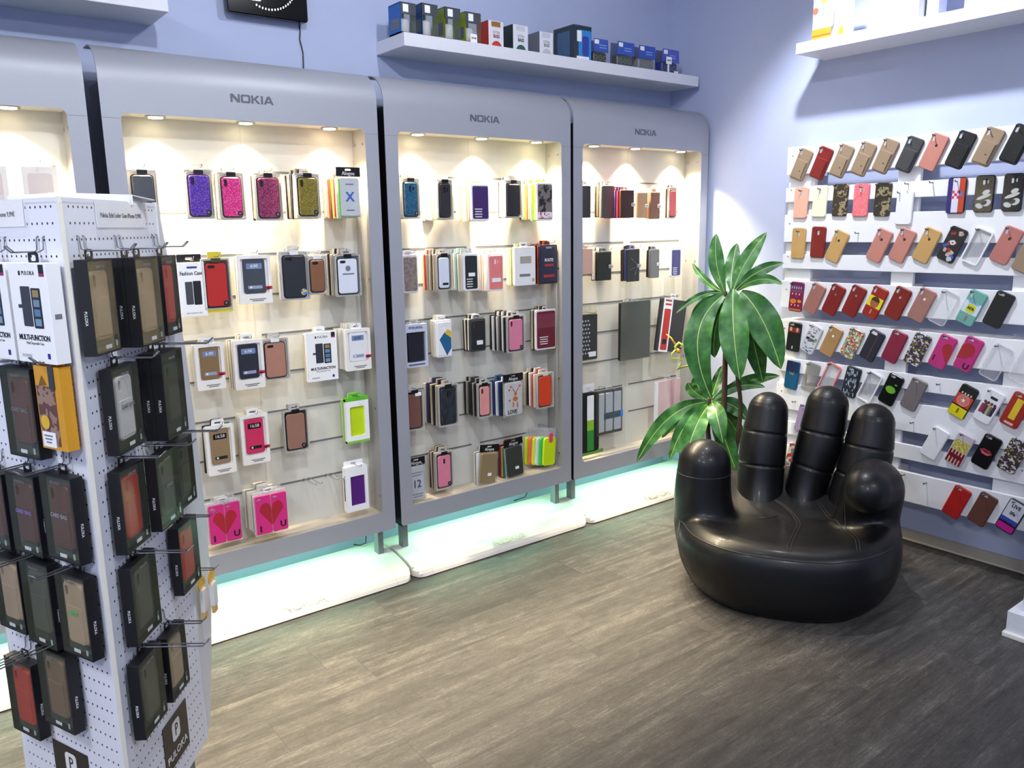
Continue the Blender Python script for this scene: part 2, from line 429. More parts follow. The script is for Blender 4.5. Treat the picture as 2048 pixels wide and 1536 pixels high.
    for xx in (L_+.035, R_-.06):
        add('leg', box(xx, xx+.028, 3.06, 3.10, .07, ZB+.01, .002), mat((130, 132, 138), .35, .5))
    add('base_plate', slab(L_+.075, R_-.075, BASEP), BASEM)
    add('base_end', slab(R_-.074, R_+.008, BASEP, .045, 1), BASEM); add('base_end', slab(L_-.008, L_+.074, BASEP, .045, -1), BASEM)
    # logo
    if i:
        lx = {1: 1.143, 2: 2.184, 3: 3.208}[i]
        logo('logo', u, .0287, (lx-cx, -.0001, 1.9715), mat((104, 106, 114), .4, .4), PI/2)
        logo('floor_logo', u, .034, (lx-cx+.02, -.102, .0465), mat((212, 205, 188), .45), math.radians(22))
UC = {i: (a+b)/2 for i, (a, b) in UN.items()}
def unit_hook(x, z):
    i = min(UN, key=lambda k: abs(UC[k]-x)); u = UNITS[i]
    key = 'hook'
    if key not in MC:
        MC[key] = tubem([(0, .118, -.012), (0, .118, 0), (0, .10, .002), (0, .0, .002), (0, -.012, .006), (0, -.016, .016)], .0016, 6)
    o = put('hook', MC[key], CHROME, u, (x-UC[i], 0, z)); return o
# cables by the feet
for (pts, lab) in (([(1.585, 3.2, .21), (1.60, 3.19, .14), (1.585, 3.17, .10), (1.565, 3.19, .088), (1.55, 3.22, .087)], 'thin black cable hanging under the unit nearest the pegboard stand'),
                   ([(2.58, 3.2, .21), (2.575, 3.2, .15), (2.54, 3.2, .10), (2.48, 3.22, .087)], 'thin black cable drooping under the middle display unit')):
    tag(put('cable', tubem(pts, .0028, 6), BLACK), lab, 'cable')

# ================================================================== WALL SHELVES
SHELF = mat((224, 224, 232), .4, var=.02)
def shelf(name, me, label):
    return tag(put(name, me, SHELF), label, 'shelf', 'floating white wall shelves')
shelf('wall_shelf', box(1.828, 3.69, 3.065, YW, 2.247, 2.300, .0015), 'long white floating shelf of speaker boxes above the display units')
shelf('wall_shelf', box(-.9, .899, 3.075, YW, 2.25, 2.305, .0015), 'white floating shelf at the upper left with nothing in view on it')
shelf('wall_shelf', box(3.490, XR, .3, 2.33, 2.27, 2.318, .0015), 'white floating shelf on the right wall over the pallets')

# ================================================================== CLOCK
ck = thing('wall_clock', 'black square digital wall clock with a ring of white light dots', 'clock', (1.33, YW-.03, 2.485))
put('body', plate(.325, .32, .012, .028, 0, .003), mat((8, 8, 11), .12), ck)
LED_GLINT = mat((255, 255, 255), .4, emit=1.6)
for q in range(60):
    a = 2*PI*q/60; c_, s_ = math.cos(a), math.sin(a)
    if q in (37, 38, 39, 40): continue
    put('light_dot', plate(.0046, .0072, .0012, .0008, .0282), LED_GLINT, ck, (.12*c_, -.012+.12*s_, 0))
put('lamp_reflection', plate(.052, .017, .007, .0008, .0282), LED_GLINT, ck, (-.055, -.098, 0))  # ceiling lamp's reflection on the glossy face, put in as a glowing bar
tag(put('clock_cable', tubem([(1.475, YW-.006, 2.328), (1.478, YW-.006, 2.30), (1.474, YW-.006, 2.27), (1.485, YW-.006, 2.22), (1.483, YW-.006, 2.16), (1.478, YW-.006, 2.06), (1.478, YW-.006, 1.98)], .0025, 6), BLACK), 'thin black cable hanging from the clock behind the display unit', 'cable')

# ================================================================== PRODUCTS ON THE UNIT HOOKS
PK={'a1':[0.749,1.63,0.097,0.168],'b1':[0.938,1.634,0.1,0.17],'c1':[1.054,1.63,0.097,0.169],'d1':[1.193,1.628,0.108,0.173],'e1':[1.351,1.634,0.105,0.17],'f1':[1.527,1.631,0.106,0.165],'a2':[0.882,1.298,0.095,0.195],'b2':[0.972,1.313,0.104,0.186],'c2':[1.114,1.323,0.127,0.182],'d2':[1.275,1.329,0.117,0.188],'e2':[1.37,1.327,0.086,0.153],'f2':[1.502,1.32,0.113,0.169],'a3':[0.921,1.011,0.103,0.173],'b3':[1.067,1.002,0.116,0.188],'c3':[1.174,1.01,0.108,0.163],'d3':[1.369,1.0,0.13,0.199],'e3':[1.529,1.012,0.115,0.174],'a4':[0.933,0.689,0.106,0.192],'b4':[1.068,0.707,0.108,0.197],'c4':[1.237,0.713,0.105,0.173],'d4':[1.51,0.712,0.106,0.193],'a5':[0.926,0.397,0.123,0.156],'b5':[1.111,0.393,0.132,0.161],'d5':[1.491,0.414,0.103,0.197],'g1':[1.813,1.628,0.094,0.167],'h1':[1.985,1.625,0.085,0.169],'i1':[2.171,1.614,0.099,0.162],'j1':[2.363,1.63,0.105,0.17],'k1':[2.551,1.62,0.1,0.178],'g2':[1.793,1.312,0.078,0.163],'h2':[1.968,1.312,0.083,0.162],'i2':[2.111,1.305,0.08,0.168],'j2':[2.25,1.298,0.091,0.172],'k2':[2.425,1.319,0.13,0.183],'l2':[2.572,1.323,0.113,0.188],'g3':[1.81,0.999,0.116,0.189],'h3':[1.955,1.017,0.084,0.168],'i3':[2.141,1.016,0.089,0.153],'j3':[2.366,1.0,0.109,0.176],'k3':[2.551,1.005,0.13,0.199],'g4':[1.791,0.712,0.091,0.181],'h4':[1.968,0.709,0.109,0.193],'i4':[2.173,0.703,0.084,0.166],'j4':[2.346,0.685,0.12,0.177],'k4':[2.546,0.699,0.108,0.178],'g5':[1.787,0.376,0.093,0.169],'h5':[1.935,0.406,0.097,0.177],'i5':[2.184,0.369,0.113,0.16],'j5':[2.347,0.37,0.116,0.164],'k5':[2.571,0.407,0.081,0.188],'m1':[2.82,1.622,0.068,0.159],'n1':[2.974,1.623,0.087,0.162],'o1':[3.115,1.613,0.098,0.143],'p1':[3.23,1.607,0.076,0.134],'q1':[3.325,1.605,0.078,0.142],'r1':[3.467,1.618,0.073,0.165],'m2':[2.83,1.327,0.078,0.131],'n2':[2.954,1.299,0.095,0.148],'o2':[3.165,1.294,0.093,0.172],'p2':[3.33,1.296,0.074,0.154],'q2':[3.5,1.295,0.083,0.158],'m3':[2.845,0.939,0.119,0.237],'n3':[3.188,0.944,0.232,0.316],'o3':[3.478,0.945,0.252,0.312],'m4':[2.854,0.484,0.133,0.325],'n4':[2.996,0.521,0.202,0.244],'o4':[3.465,0.508,0.205,0.256]}
PC={'r1':[[2.331,1.777],[2.226,1.777],[2.122,1.779],[2.016,1.78],[1.914,1.785],[1.807,1.784],[1.704,1.786],[1.595,1.786],[1.489,1.789],[1.385,1.79]],'r2':[[2.324,1.597],[2.223,1.601],[2.118,1.603],[2.015,1.599],[1.913,1.598],[1.812,1.56],[1.596,1.603],[1.487,1.605],[1.381,1.606]],'r3':[[2.326,1.403],[2.22,1.408],[2.121,1.39],[1.913,1.395],[1.809,1.396],[1.702,1.397],[1.596,1.4],[1.497,1.394],[1.386,1.399],[1.301,1.364]],'r4':[[2.323,1.14],[2.223,1.137],[2.121,1.137],[2.017,1.137],[1.914,1.137],[1.809,1.14],[1.702,1.139],[1.61,1.133],[1.496,1.14],[1.391,1.14]],'r5':[[2.325,0.939],[2.226,0.938],[2.121,0.937],[2.014,0.937],[1.915,0.937],[1.81,0.943],[1.706,0.942],[1.597,0.944],[1.491,0.945],[1.383,0.924],[1.27,0.923]],'r6':[[2.325,0.746],[2.22,0.746],[2.119,0.758],[2.006,0.753],[1.914,0.742],[1.811,0.745],[1.706,0.739],[1.495,0.74],[1.392,0.735],[1.289,0.737]],'r7':[[2.247,0.53],[1.598,0.535],[1.491,0.529],[1.384,0.542],[1.282,0.545]],'r8':[[2.295,0.318],[1.484,0.292],[1.378,0.288],[1.264,0.288]]}
SB=[[1.864,2.363,0.074,0.121],[1.97,2.364,0.079,0.131],[2.085,2.363,0.081,0.132],[2.193,2.364,0.083,0.128],[2.325,2.361,0.084,0.112],[2.466,2.362,0.088,0.113],[2.621,2.359,0.083,0.102],[2.845,2.386,0.116,0.154],[2.97,2.367,0.113,0.112],[3.146,2.371,0.141,0.118],[3.303,2.37,0.143,0.118],[3.485,2.375,0.151,0.121]]
YP = 3.03
CR, DK, GY, WH, BG = (226, 216, 196), (40, 38, 40), (150, 146, 142), (236, 236, 234), (196, 182, 158)
for k_ in ('e1', 'f1', 'f2', 'e3', 'b5', 'h1', 'i1', 'k1', 'h2', 'i2', 'j2', 'j3', 'h4', 'i4', 'j4', 'k4', 'o1'):   # deep stacks reach further out on their hooks
    q_ = PK[k_]; f_ = 2.978/3.03; PK[k_] = [q_[0]*f_, 1.5+(q_[1]-1.5)*f_, q_[2]*f_, q_[3]*f_, 2.978]
def front(key): return PK[key][4] if len(PK[key]) > 4 else YP
def rgb(*c): return mat(c, .42)
def camhole(w, h, kind):
    if kind == 'corner': return [(-w/2+.0135, h/2-.021, .012, .026, .006)]
    if kind == 'wide': return [(-w/2+.021, h/2-.0125, .026, .011, .0055)]
    if kind == 'centre': return [(0, h/2-.028, .012, .024, .004)]
    if kind == 'pair': return [(-.004, h/2-.026, .010, .024, .003), (.011, h/2-.026, .006, .016, .003)]
    return []
def shell(parent, m, w, h, kind='corner', t=.009, z=0, y=0, x=0, r=.011):
    return put('case_shell', plate(w, h, r, t, 0, .003, camhole(w, h, kind)), m, parent, (x, y, z))
def patch(parent, name, w, h, x, y, z, m, r=.001, t=.0006, rz=0):
    return put(name, plate(w, h, r, t, 0), m, parent, (x, y, z), rz)
def hanger(p, w, h, m, wd=.046, ht=.03):
    put('hanger', plate(wd, ht, .006, .001, 0, 0, ((0, .002, .026, .007, .003),)), m, p, (0, h/2+ht/2-.008, 0))
def start(key, name, label, t, cat='phone case'):
    x, z, w, h = PK[key][:4]
    p = thing(name, label, cat, (x, front(key)+t, z))
    unit_hook(x, z+h/2+.006)
    return p, w, h
RIM = film('tray_plastic', (214, 212, 208), .55, .15)
CARD = mat((206, 200, 190), .6)
def tray(key, m, label, kind='corner', tab=BLACK, badge=True, back=CARD, grow=0):
    p, w, h = start(key, 'boxed_phone_case', label, .014)
    put('backing_card', plate(w, h, .004, .001), back, p)
    put('tray', plate(w, h, .004, .012, .001, 0, ((0, 0, w-.012, h-.012, .008),)), RIM, p)
    cw, chh = w-.022+grow, h-.022+grow
    put('case_lip', plate(cw, chh, .012, .006, .001), INK, p, (0, -.003, 0))
    shell(p, m, cw-.006, chh-.006, kind, .010, .002, -.003)
    put('header_tab', plate(.034, .015, .001, .001), tab, p, (0, h/2-.006, .013))
    hanger(p, w, h, RIM)
    if badge:
        put('badge', poly(disc(.009), .0008), mat((24, 24, 24), .4), p, (cw/2-.014, -chh/2+.012, .0125))
        put('badge_print', poly(disc(.004), .0005), GREYTXT, p, (cw/2-.014, -chh/2+.012, .0134))
    return p, w, h
def window(key, col, label, win='6:00', slotcol=(150, 160, 190), sticker=True, wcol=(120, 138, 178)):
    p, w, h = start(key, 'flip_case_pack', label, .013)
    put('card', plate(w, h, .005, .003), WHITE, p)
    put('frame', plate(w, h, .005, .010, .003, 0, ((0, .012, w-.022, h-.05, .006),)), mat((240, 236, 230), .4), p)
    c = rgb(*col); cw, chh = w*.66, h*.70
    put('flip_cover', plate(cw, chh, .008, .008, .003, .002), c, p, (0, .012, 0))
    put('cover_window', plate(cw*.72, .021, .003, .0008, .011), mat(wcol, .2), p, (0, .012+chh*.30, 0))
    text(p, win, .017, (0, .012+chh*.30, .0119), SIGNW if sum(col) < 500 else INK)
    put('answer_slot', plate(cw*.66, .012, .003, .0008, .011), mat(slotcol, .3), p, (0, .012-chh*.32, 0))
    put('button_print', poly(disc(.004), .0005), SIGNW, p, (-cw*.2, .012-chh*.32, .0119))
    if sticker:
        put('sticker', plate(.026, .012, .001, .0006, .0131), mat((196, 30, 60), .5), p, (w/2-.012, -h*.18, 0))
        put('sticker_print', plate(.014, .006, .001, .0004, .0137), INK, p, (w/2-.014, -h*.19, 0))
    for q in range(2): put('caption', plate(w*(.5-.15*q), .0035, .0005, .0004, .0131), GREYTXT, p, (.006, -h/2+.017-.006*q, 0))
    hanger(p, w, h, WHITE)
    return p, w, h
def framed(key, inner, label, outer=WHITE, hole='pair', lines=True, panel=None, name='framed_case_pack'):
    p, w, h = start(key, name, label, .012)
    put('frame', plate(w, h, .010, .010, 0, .002), outer, p)
    put('case_panel', plate(w-.014, h-.018, .008, .003, .0095, .001, camhole(w-.014, h-.018, hole)), inner, p, (.001, 0, 0))
    if panel: put('print_panel', plate(w-.024, h*.34, .002, .0006, .0124), panel, p, (.001, h*.22, 0))
    if lines:
        for q in range(4): put('caption', plate(w*(.42-.05*(q % 2)), .004, .0005, .0005, .0125), SIGNW, p, (-w*.12, -h*.18-.011*q, 0))
    hanger(p, w, h, outer, .03, .022)
    return p, w, h
def bag(key, m, label, kind='corner', word='Alogoe', tilt=0, sticker=False):
    p, w, h = start(key, 'bagged_phone_case', label, .012)
    if tilt: p.rotation_quaternion = p.rotation_quaternion @ Matrix.Rotation(math.radians(tilt), 3, 'Z').to_quaternion()
    put('header_card', plate(w, .036, .001, .002, .004, 0, ((0, .008, .026, .007, .003),)), BLACK, p, (0, h/2+.016, 0))
    text(p, word, .021, (0, h/2+.010, .0062), SIGNW, .9)
    put('bag', plate(w, h, .003, .001, .0), CLEAR, p)
    shell(p, m, w-.018, h-.014, kind, .010, .001)
    put('bag_front', plate(w, h, .003, .0005, .0115), FILM, p)
    if sticker: put('price_sticker', plate(.022, .014, .001, .0006, .0121), PAPER, p, (.008, -h*.2, 0))
    return p, w, h
NTH = ('first', 'second', 'third', 'fourth', 'fifth', 'sixth', 'seventh', 'eighth', 'ninth')
def cname(c):
    if not isinstance(c, tuple): return 'green and white'
    names = {'cream': CR, 'dark': DK, 'grey': GY, 'white': WH, 'beige': BG, 'red': (195, 50, 45), 'lime green': (150, 226, 50), 'yellow': (215, 200, 90), 'blue': (55, 62, 135), 'teal': (110, 175, 180), 'orange': (225, 90, 50), 'brown': (135, 100, 60), 'olive': (120, 132, 70), 'dark green': (40, 110, 90), 'pale pink': (236, 216, 214), 'maroon': (70, 40, 50)}
    return min(names, key=lambda k: sum((a-b)**2 for a, b in zip(names[k], c)))
def behind(key, n, cols, what, sp=.0105, w_=None):
    x, z, w, h = PK[key][:4]; w, h = (round(w/.01)*.01-.004), (round(h/.01)*.01-.004)
    k_ = ('pk', w, h)
    if k_ not in MC:
        pts = rr(w, h, .004, 2)
        pts = [q for q in pts if q[0] >= 0 and q[1] > 0]+[(.022, h/2), (.02, h/2+.02), (-.02, h/2+.02), (-.022, h/2)]+[q for q in pts if q[0] < 0 and q[1] > 0]+[q for q in pts if q[1] < 0]
        MC[k_] = solid(pts, [rr(.024, .006, .003, 3, 0, h/2+.011)], .0065)
    for i in range(n):
        c = cols[i % len(cols)]
        yy = front(key)+.0155+(sp if front(key) == YP else min(.018, (3.116-2.994)/n))*(i+1)
        p = put('packaged_phone_case', MC[k_], rgb(*c) if isinstance(c, tuple) else c)
        p.rotation_mode = 'QUATERNION'
        tl = random.uniform(-1.2, 1.2)
        p.rotation_quaternion = Matrix(((1, 0, 0), (0, 0, -1), (0, 1, 0))).to_quaternion() @ Matrix.Rotation(math.radians(tl), 3, 'Z').to_quaternion()
        p.location = (x+random.uniform(-.003, .003), min(yy, 3.118), z+random.uniform(-.004, .003))
        tag(p, '%s pack, %s behind the %s' % (cname(c), NTH[i], what), 'phone case', 'packs behind the '+what)
def glitter(name, a, b, c): return pattern(name, 'voronoi', (a, b, a, a, b, c), 800, .25)

# ---- unit nearest the stand
tray('a1', rgb(64, 70, 80), 'dark slate phone case pack half hidden above the pegboard stand', 'none', badge=False)
tray('b1', glitter('glitter_purple', (70, 30, 140), (88, 50, 160), (150, 120, 200)), 'purple glitter phone case in a clear box, alone on its hook', tab=BLACK)
tray('c1', glitter('glitter_pink', (196, 24, 110), (214, 40, 124), (250, 140, 190)), 'hot pink glitter phone case in a clear box'); behind('c1', 4, (CR, BG, DK, CR), 'hot pink glitter case')
tray('d1', glitter('glitter_plum', (104, 26, 66), (124, 40, 80), (190, 110, 140)), 'plum glitter phone case in a clear box'); behind('d1', 3, (GY, BG, DK), 'plum glitter case')
tray('e1', glitter('glitter_gold', (104, 94, 24), (124, 112, 40), (176, 160, 90)), 'olive gold glitter phone case in a clear box'); behind('e1', 6, (BG, DK, GY, BG, DK, CR), 'olive gold glitter case')
p, w, h = bag('f1', mat((228, 232, 240), .3), 'white bagged case printed with a blue X under a black header', 'none', 'Alogoe')
text(p, 'X', .05, (0, 0, .0125), mat((50, 92, 180), .4), 1, .02); put('green_edge', plate(.004, h-.02, .001, .008, .003), rgb(120, 220, 40), p, (-w/2+.008, 0, 0))
for yy_ in (.05, -.05): put('caption', plate(.035, .004, .0005, .0004, .0122), GREYTXT, p, (0, yy_, 0))
behind('f1', 9, (WH, (228, 60, 40), CR, (150, 226, 50), DK, (228, 60, 40), BG, WH, CR), 'white case printed with a blue X', .0082)
p, w, h = start('a2', 'fashion_case_box', 'white box lettered Fashion Case beside the red case', .02)
put('carton', cbox(w, h, .018, .0008), PAPER, p); put('header', plate(w*.9, .03, .002, .002, .004, 0, ((0, 0, .026, .01, .004),)), BLACK, p, (0, h/2+.014, 0))
text(p, 'Fashion Case', .0185, (0, h*.30, .0182), INK, .82, .02); put('brand_bar', plate(.036, .007, .0005, .0005, .018), mat((52, 52, 150), .5), p, (.004, h*.41, 0))
put('picture_cover', plate(.026, .082, .003, .0006, .018), mat((70, 72, 78), .4), p, (-.012, -.012, 0)); put('picture_phone', plate(.028, .086, .003, .0006, .018), INK, p, (.017, -.012, 0))
text(p, 'ultra creative case', .0085, (0, -h*.43, .0182), GREYTXT, .9)
behind('a2', 2, (WH, CR), 'white Fashion Case box')
p, w, h = tray('b2', mat((178, 36, 32), .5, bump=.2), 'red leather phone case in a clear box with a yellow foot', 'wide', rgb(70, 66, 30), True, rgb(90, 84, 60))
put('yellow_foot', plate(w, .012, .001, .006, .004), rgb(212, 200, 40), p, (0, -h/2-.004, 0)); put('yellow_head', plate(.05, .022, .001, .003, .002), rgb(206, 190, 50), p, (0, h/2+.014, 0))
window('c2', (66, 70, 80), 'grey flip case with a 6:00 window in a white pack'); behind('c2', 2, (WH, CR), 'grey 6:00 flip case')
p, w, h = tray('d2', mat((36, 40, 48), .55), 'black phone case in a white tray with a round rainbow sticker', 'wide', WHITE, False, WHITE)
put('hologram', poly(disc(.013), .0006), pattern('hologram', 'noise', ((90, 200, 110), (240, 190, 60), (60, 140, 220), (200, 90, 160)), 90), p, (w/2-.026, -h/2+.03, .0124)); behind('d2', 1, (WH,), 'black case with the round rainbow sticker')
tray('e2', mat((132, 88, 62), .5), 'plain brown phone case in a clear tray next to the black one', 'wide', WHITE, False, WHITE)
p, w, h = tray('f2', mat((220, 226, 238), .35), 'white phone case with a grey dot in a clear box', 'wide', BLACK, False, mat((120, 126, 134), .5))
put('cutout', poly(disc(.011), .0006), GREYTXT, p, (0, .028, .0124)); put('caption', plate(.05, .005, .0005, .0005, .0124), GREYTXT, p, (0, .006, 0)); behind('f2', 6, (GY, BG, DK, CR, BG, GY), 'white case with a grey dot')
window('a3', (134, 108, 72), 'bronze flip case with a 6:00 window in a white pack'); behind('a3', 4, (WH, CR, WH, BG), 'bronze 6:00 flip case')
window('b3', (40, 44, 54), 'dark navy flip case with a 6:00 window in a white pack'); behind('b3', 5, (CR, (120, 96, 60), WH, DK, CR), 'dark navy 6:00 flip case')
tray('c3', mat((172, 122, 104), .5), 'rose brown phone case in a clear tray, touching the navy flip case', 'wide', WHITE, False, CARD)
def multifunction(p, w, h, z):
    put('carton', cbox(w, h, z, .0008), PAPER, p)
    put('picture_cover', plate(w*.25, h*.40, .003, .0006, z), mat((50, 54, 62), .4), p, (-w*.10, h*.07, 0)); put('picture_strap', plate(w*.1, .007, .001, .0006, z), mat((50, 54, 62), .4), p, (-w*.27, h*.07, 0))
    put('picture_phone', plate(w*.24, h*.40, .003, .0006, z), mat((30, 32, 38), .4), p, (w*.17, h*.055, 0))
    for q, c in enumerate(((150, 132, 84), (110, 140, 164), (84, 124, 164), (120, 150, 176))): put('picture_card', plate(w*.155, h*.07, .001, .0003, z+.0006), rgb(*c), p, (w*.17, h*(.20-.095*q), 0))
    text(p, 'MULTI-FUNCTION', .0150*w/.13, (0, -h*.245, z+.0002), INK, .86, .03); text(p, 'Multi Disposable Case', .0075*w/.13, (0, -h*.30, z+.0002), GREYTXT, .9)
    text(p, 'PULOKA', .0115*w/.13, (.004, h*.40, z+.0002), INK, 1); put('brand_mark', plate(.006, .009, .001, .0005, z), INK, p, (-w*.2, h*.40, 0))
    put('colour_tag', plate(w*.13, h*.11, .0005, .0005, z), INK, p, (w*.38, h*.43, 0)); put('colour_tag_foot', plate(w*.13, h*.03, .0005, .0006, z), mat((150, 40, 100), .5), p, (w*.38, h*.385, 0))
    put('corner_mark', plate(.009, .011, .001, .0005, z), mat((40, 36, 140), .5), p, (w*.33, -h*.42, 0)); put('foot_print', plate(w*.26, .006, .0005, .0004, z), mat((190, 190, 196), .5), p, (-w*.26, -h*.43, 0))
p, w, h = start('d3', 'flip_case_box', 'white MULTI-FUNCTION box hanging inside the display unit', .02); multifunction(p, w, h, .018); hanger(p, w, h, WHITE); behind('d3', 2, (WH, CR), 'white MULTI-FUNCTION box in the unit')
window('e3', (232, 232, 234), 'white flip case with a 6:00 window, right end of its row'); behind('e3', 6, (WH, CR, WH, CR, WH, BG), 'white 6:00 flip case')
window('a4', (146, 122, 88), 'tan flip case with a 16:58 window in a white pack', '16:58', (40, 40, 44), False, (24, 24, 26)); behind('a4', 2, (WH, DK), 'tan 16:58 flip case')
window('b4', (206, 46, 92), 'pink flip case with a 16:58 window in a white pack', '16:58', (36, 30, 34), True, (30, 20, 26)); behind('b4', 4, (WH, CR, WH, CR), 'pink 16:58 flip case')
tray('c4', mat((150, 110, 92), .45), 'brown phone case in a dark smoky box below the white carton', 'none', BLACK, True, mat((60, 54, 48), .5)); behind('c4', 1, (DK,), 'brown case in a dark smoky box')
p, w, h = start('d4', 'green_case_box', 'white and green box with a lime case in its window', .02)
put('carton', plate(w, h, .002, .018, 0, 0, ((.0, -.004, w*.66, h*.66, .008),)), PAPER, p); put('lime_case', plate(w*.66, h*.66, .006, .008, .001), mat((196, 222, 20), .4), p, (0, -.004, 0))
put('green_lid', box(-w/2, w/2, h/2-.012, h/2+.004, .0, .0186), rgb(96, 190, 40), p); put('green_foot', box(-w/2, w/2, -h/2, -h/2+.01, .0, .0184), rgb(130, 205, 60), p); hanger(p, w, h, rgb(110, 200, 60), .06, .026)
behind('d4', 2, (rgb(150, 212, 90), rgb(190, 225, 150)), 'white and green box', .017)
def heart_pack(key, label):
    p, w, h = start(key, 'heart_case_pair', label, .014)
    put('tray', plate(w+.006, h+.014, .004, .010), CLEAR, p, (-.002, .005, 0))
    pk_ = mat((216, 44, 130), .4); rd = mat((176, 34, 52), .4)
    for s in (-1, 1):
        q = put('case_half', plate(w/2-.001, h, .008, .009, .002, .002, ((s*.0-w*.12, h/2-.014, .018, .008, .004),)), pk_, p, (s*w/4, 0, 0))
        pts = [(0, -h*.30)]
        for k in range(13):
            a = PI*k/12; pts.append((w*.18+w*.18*math.cos(a), h*.10+h*.20*math.sin(a)))
        pts.append((0, h*.12))
        put('half_heart', poly(tuple((s*x_, y_) for x_, y_ in pts)), rd, p, (s*.001, 0, .0111))
    text(p, 'I', .034, (-w*.36, -h*.36, .0116), INK, 1.2, .03); text(p, 'U', .034, (w*.34, -h*.33, .0116), INK, 1.1, .03)
    for s in (-1, 1): put('hanger', plate(.03, .02, .004, .001, 0, 0, ((0, 0, .014, .006, .003),)), CLEAR, p, (s*w/4, h/2+.018, 0))
heart_pack('a5', 'pink I heart U case pair beside the pegboard stand'); behind('a5', 3, (WH, CR, WH), 'leftmost pink heart pair')
heart_pack('b5', 'pink I heart U case pair at the front of the deep stack'); behind('b5', 8, (WH, GY, WH, CR), 'pink heart pair of the deep stack', .009)
for x in (1.30, 1.40): unit_hook(x-.012, .48); unit_hook(x+.012, .48)
p, w, h = start('d5', 'purple_case_box', 'tilted white box with a purple case in its window', .032)
put('carton', plate(w, h, .002, .03, 0, 0, ((.004, -.008, w*.66, h*.66, .002),)), PAPER, p); put('purple_case', plate(w*.66, h*.66, .003, .01, .012), mat((84, 26, 120), .35), p, (.004, -.008, 0)); hanger(p, w, h, WHITE, .09, .03)
put('carton_back', plate(w-.002, h-.002, .002, .01, .001), WHITE, p); put('side_print', box(-w/2-.0004, -w/2, -.05, .05, .010, .018), INK, p)
# ---- middle unit
tray('g1', glitter('glitter_blue', (14, 58, 94), (22, 72, 108), (70, 130, 160)), 'blue glitter phone case, left end of the middle unit', 'pair'); behind('g1', 4, (CR, BG, CR, DK), 'blue glitter case')
tray('h1', mat((48, 46, 46), .3), 'dark grey phone case in a clear box next to the blue glitter one', 'pair', badge=False); behind('h1', 7, (CR, BG, CR, WH, CR, BG, WH), 'dark grey case by the blue glitter one', .010)
framed('i1', mat((62, 34, 98), .45), 'purple phone case with white lettering in a white-edged tray', WHITE, 'none'); behind('i1', 6, (BG, CR, WH, BG, CR, WH), 'purple case with white lettering')
tray('j1', mat((30, 32, 38), .3), 'black phone case in a clear box under the unit lamps', 'none', badge=False); behind('j1', 5, (CR, WH, BG, DK, CR), 'black case under the unit lamps')
p, w, h = framed('k1', pattern('black_floral', 'noise', ((24, 22, 24), (24, 22, 24), (120, 112, 108), (30, 28, 30)), 45), 'black marbled case with flowery foot, right end of the top row', mat((230, 226, 228), .4), 'none', False)
put('flower_foot', plate(w-.016, .028, .002, .0008, .0126), pattern('flower_print', 'voronoi', ((240, 240, 240), (200, 60, 110), (240, 240, 240), (230, 180, 200)), 130), p, (0, -h/2+.026, 0))
behind('k1', 9, ((230, 240, 120), (140, 230, 40), WH, CR, (255, 120, 90), (170, 240, 60), WH, CR, DK), 'black marbled case with flowery foot', .0085)
framed('g2', pattern('brown_marble', 'noise', ((96, 84, 80), (120, 108, 102), (140, 128, 120), (104, 90, 86)), 70), 'brown marbled case in a lilac-white tray, middle unit', mat((214, 206, 222), .4), 'none', False); behind('g2', 2, (WH, CR), 'brown marbled case')
p, w, h = tray('h2', mat((216, 222, 234), .35), 'white phone case with small black print at its foot', 'none', BLACK, False, mat((120, 110, 100), .5)); put('foot_print', plate(.03, .010, .002, .0006, .0124), INK, p, (.004, -h*.32, 0)); behind('h2', 6, (BG, DK, BG, GY, (190, 60, 40), CR), 'white case with small black print')
p, w, h = framed('i2', mat((34, 40, 42), .4), 'black phone case with a white label in a white frame', WHITE, 'none'); put('label', plate(.035, .016, .001, .0008, .0126), PAPER, p, (.002, -.01, 0)); behind('i2', 7, (WH, CR, (120, 180, 184), WH, CR, (120, 180, 184), WH), 'black case with a white label')
p, w, h = framed('j2', mat((232, 130, 128), .45), 'salmon pink phone case with a white label', mat((238, 232, 232), .4), 'pair', False); put('label', plate(.05, .018, .001, .0008, .0126), PAPER, p, (.002, -.034, 0)); behind('j2', 7, (WH, CR, (236, 216, 214), WH), 'salmon pink case with a white label')
p, w, h = start('k2', 'flip_case_pack', 'all white flip case pack with two grey windows', .013)
put('card', plate(w, h, .008, .011, 0, .002), WHITE, p); put('cover_window', plate(w*.52, .034, .002, .0008, .0112), mat((170, 164, 154), .3), p, (.004, .03, 0)); put('answer_slot', plate(w*.5, .012, .001, .0008, .0112), GREYTXT, p, (-.002, -.042, 0)); put('gold_sticker', plate(.014, .014, .001, .0006, .0112), rgb(196, 160, 60), p, (w*.38, -h*.36, 0)); hanger(p, w, h, WHITE)
behind('k2', 5, ((120, 132, 70), BG, (150, 210, 60), WH, CR), 'all white flip case pack')
p, w, h = framed('l2', mat((44, 46, 72), .4), 'navy box lettered ROUTE with red stripes', mat((40, 40, 62), .4), 'none', False); text(p, 'ROUTE', .021, (0, .02, .0128), SIGNW, .8, .02); put('red_stripe', plate(w*.6, .012, .001, .0006, .0126), rgb(190, 50, 50), p, (0, -h*.30, 0)); put('red_shield', plate(w*.5, .012, .001, .0006, .0126), rgb(176, 46, 56), p, (0, -.004, 0)); text(p, 'ROUTE', .012, (0, h*.42, .0128), SIGNW, .9)
behind('l2', 3, ((214, 70, 40), DK, (214, 90, 50)), 'navy ROUTE box')
p, w, h = start('g3', 'leather_case_box', 'white and navy box lettered PETER JACKEL with a black case', .018)
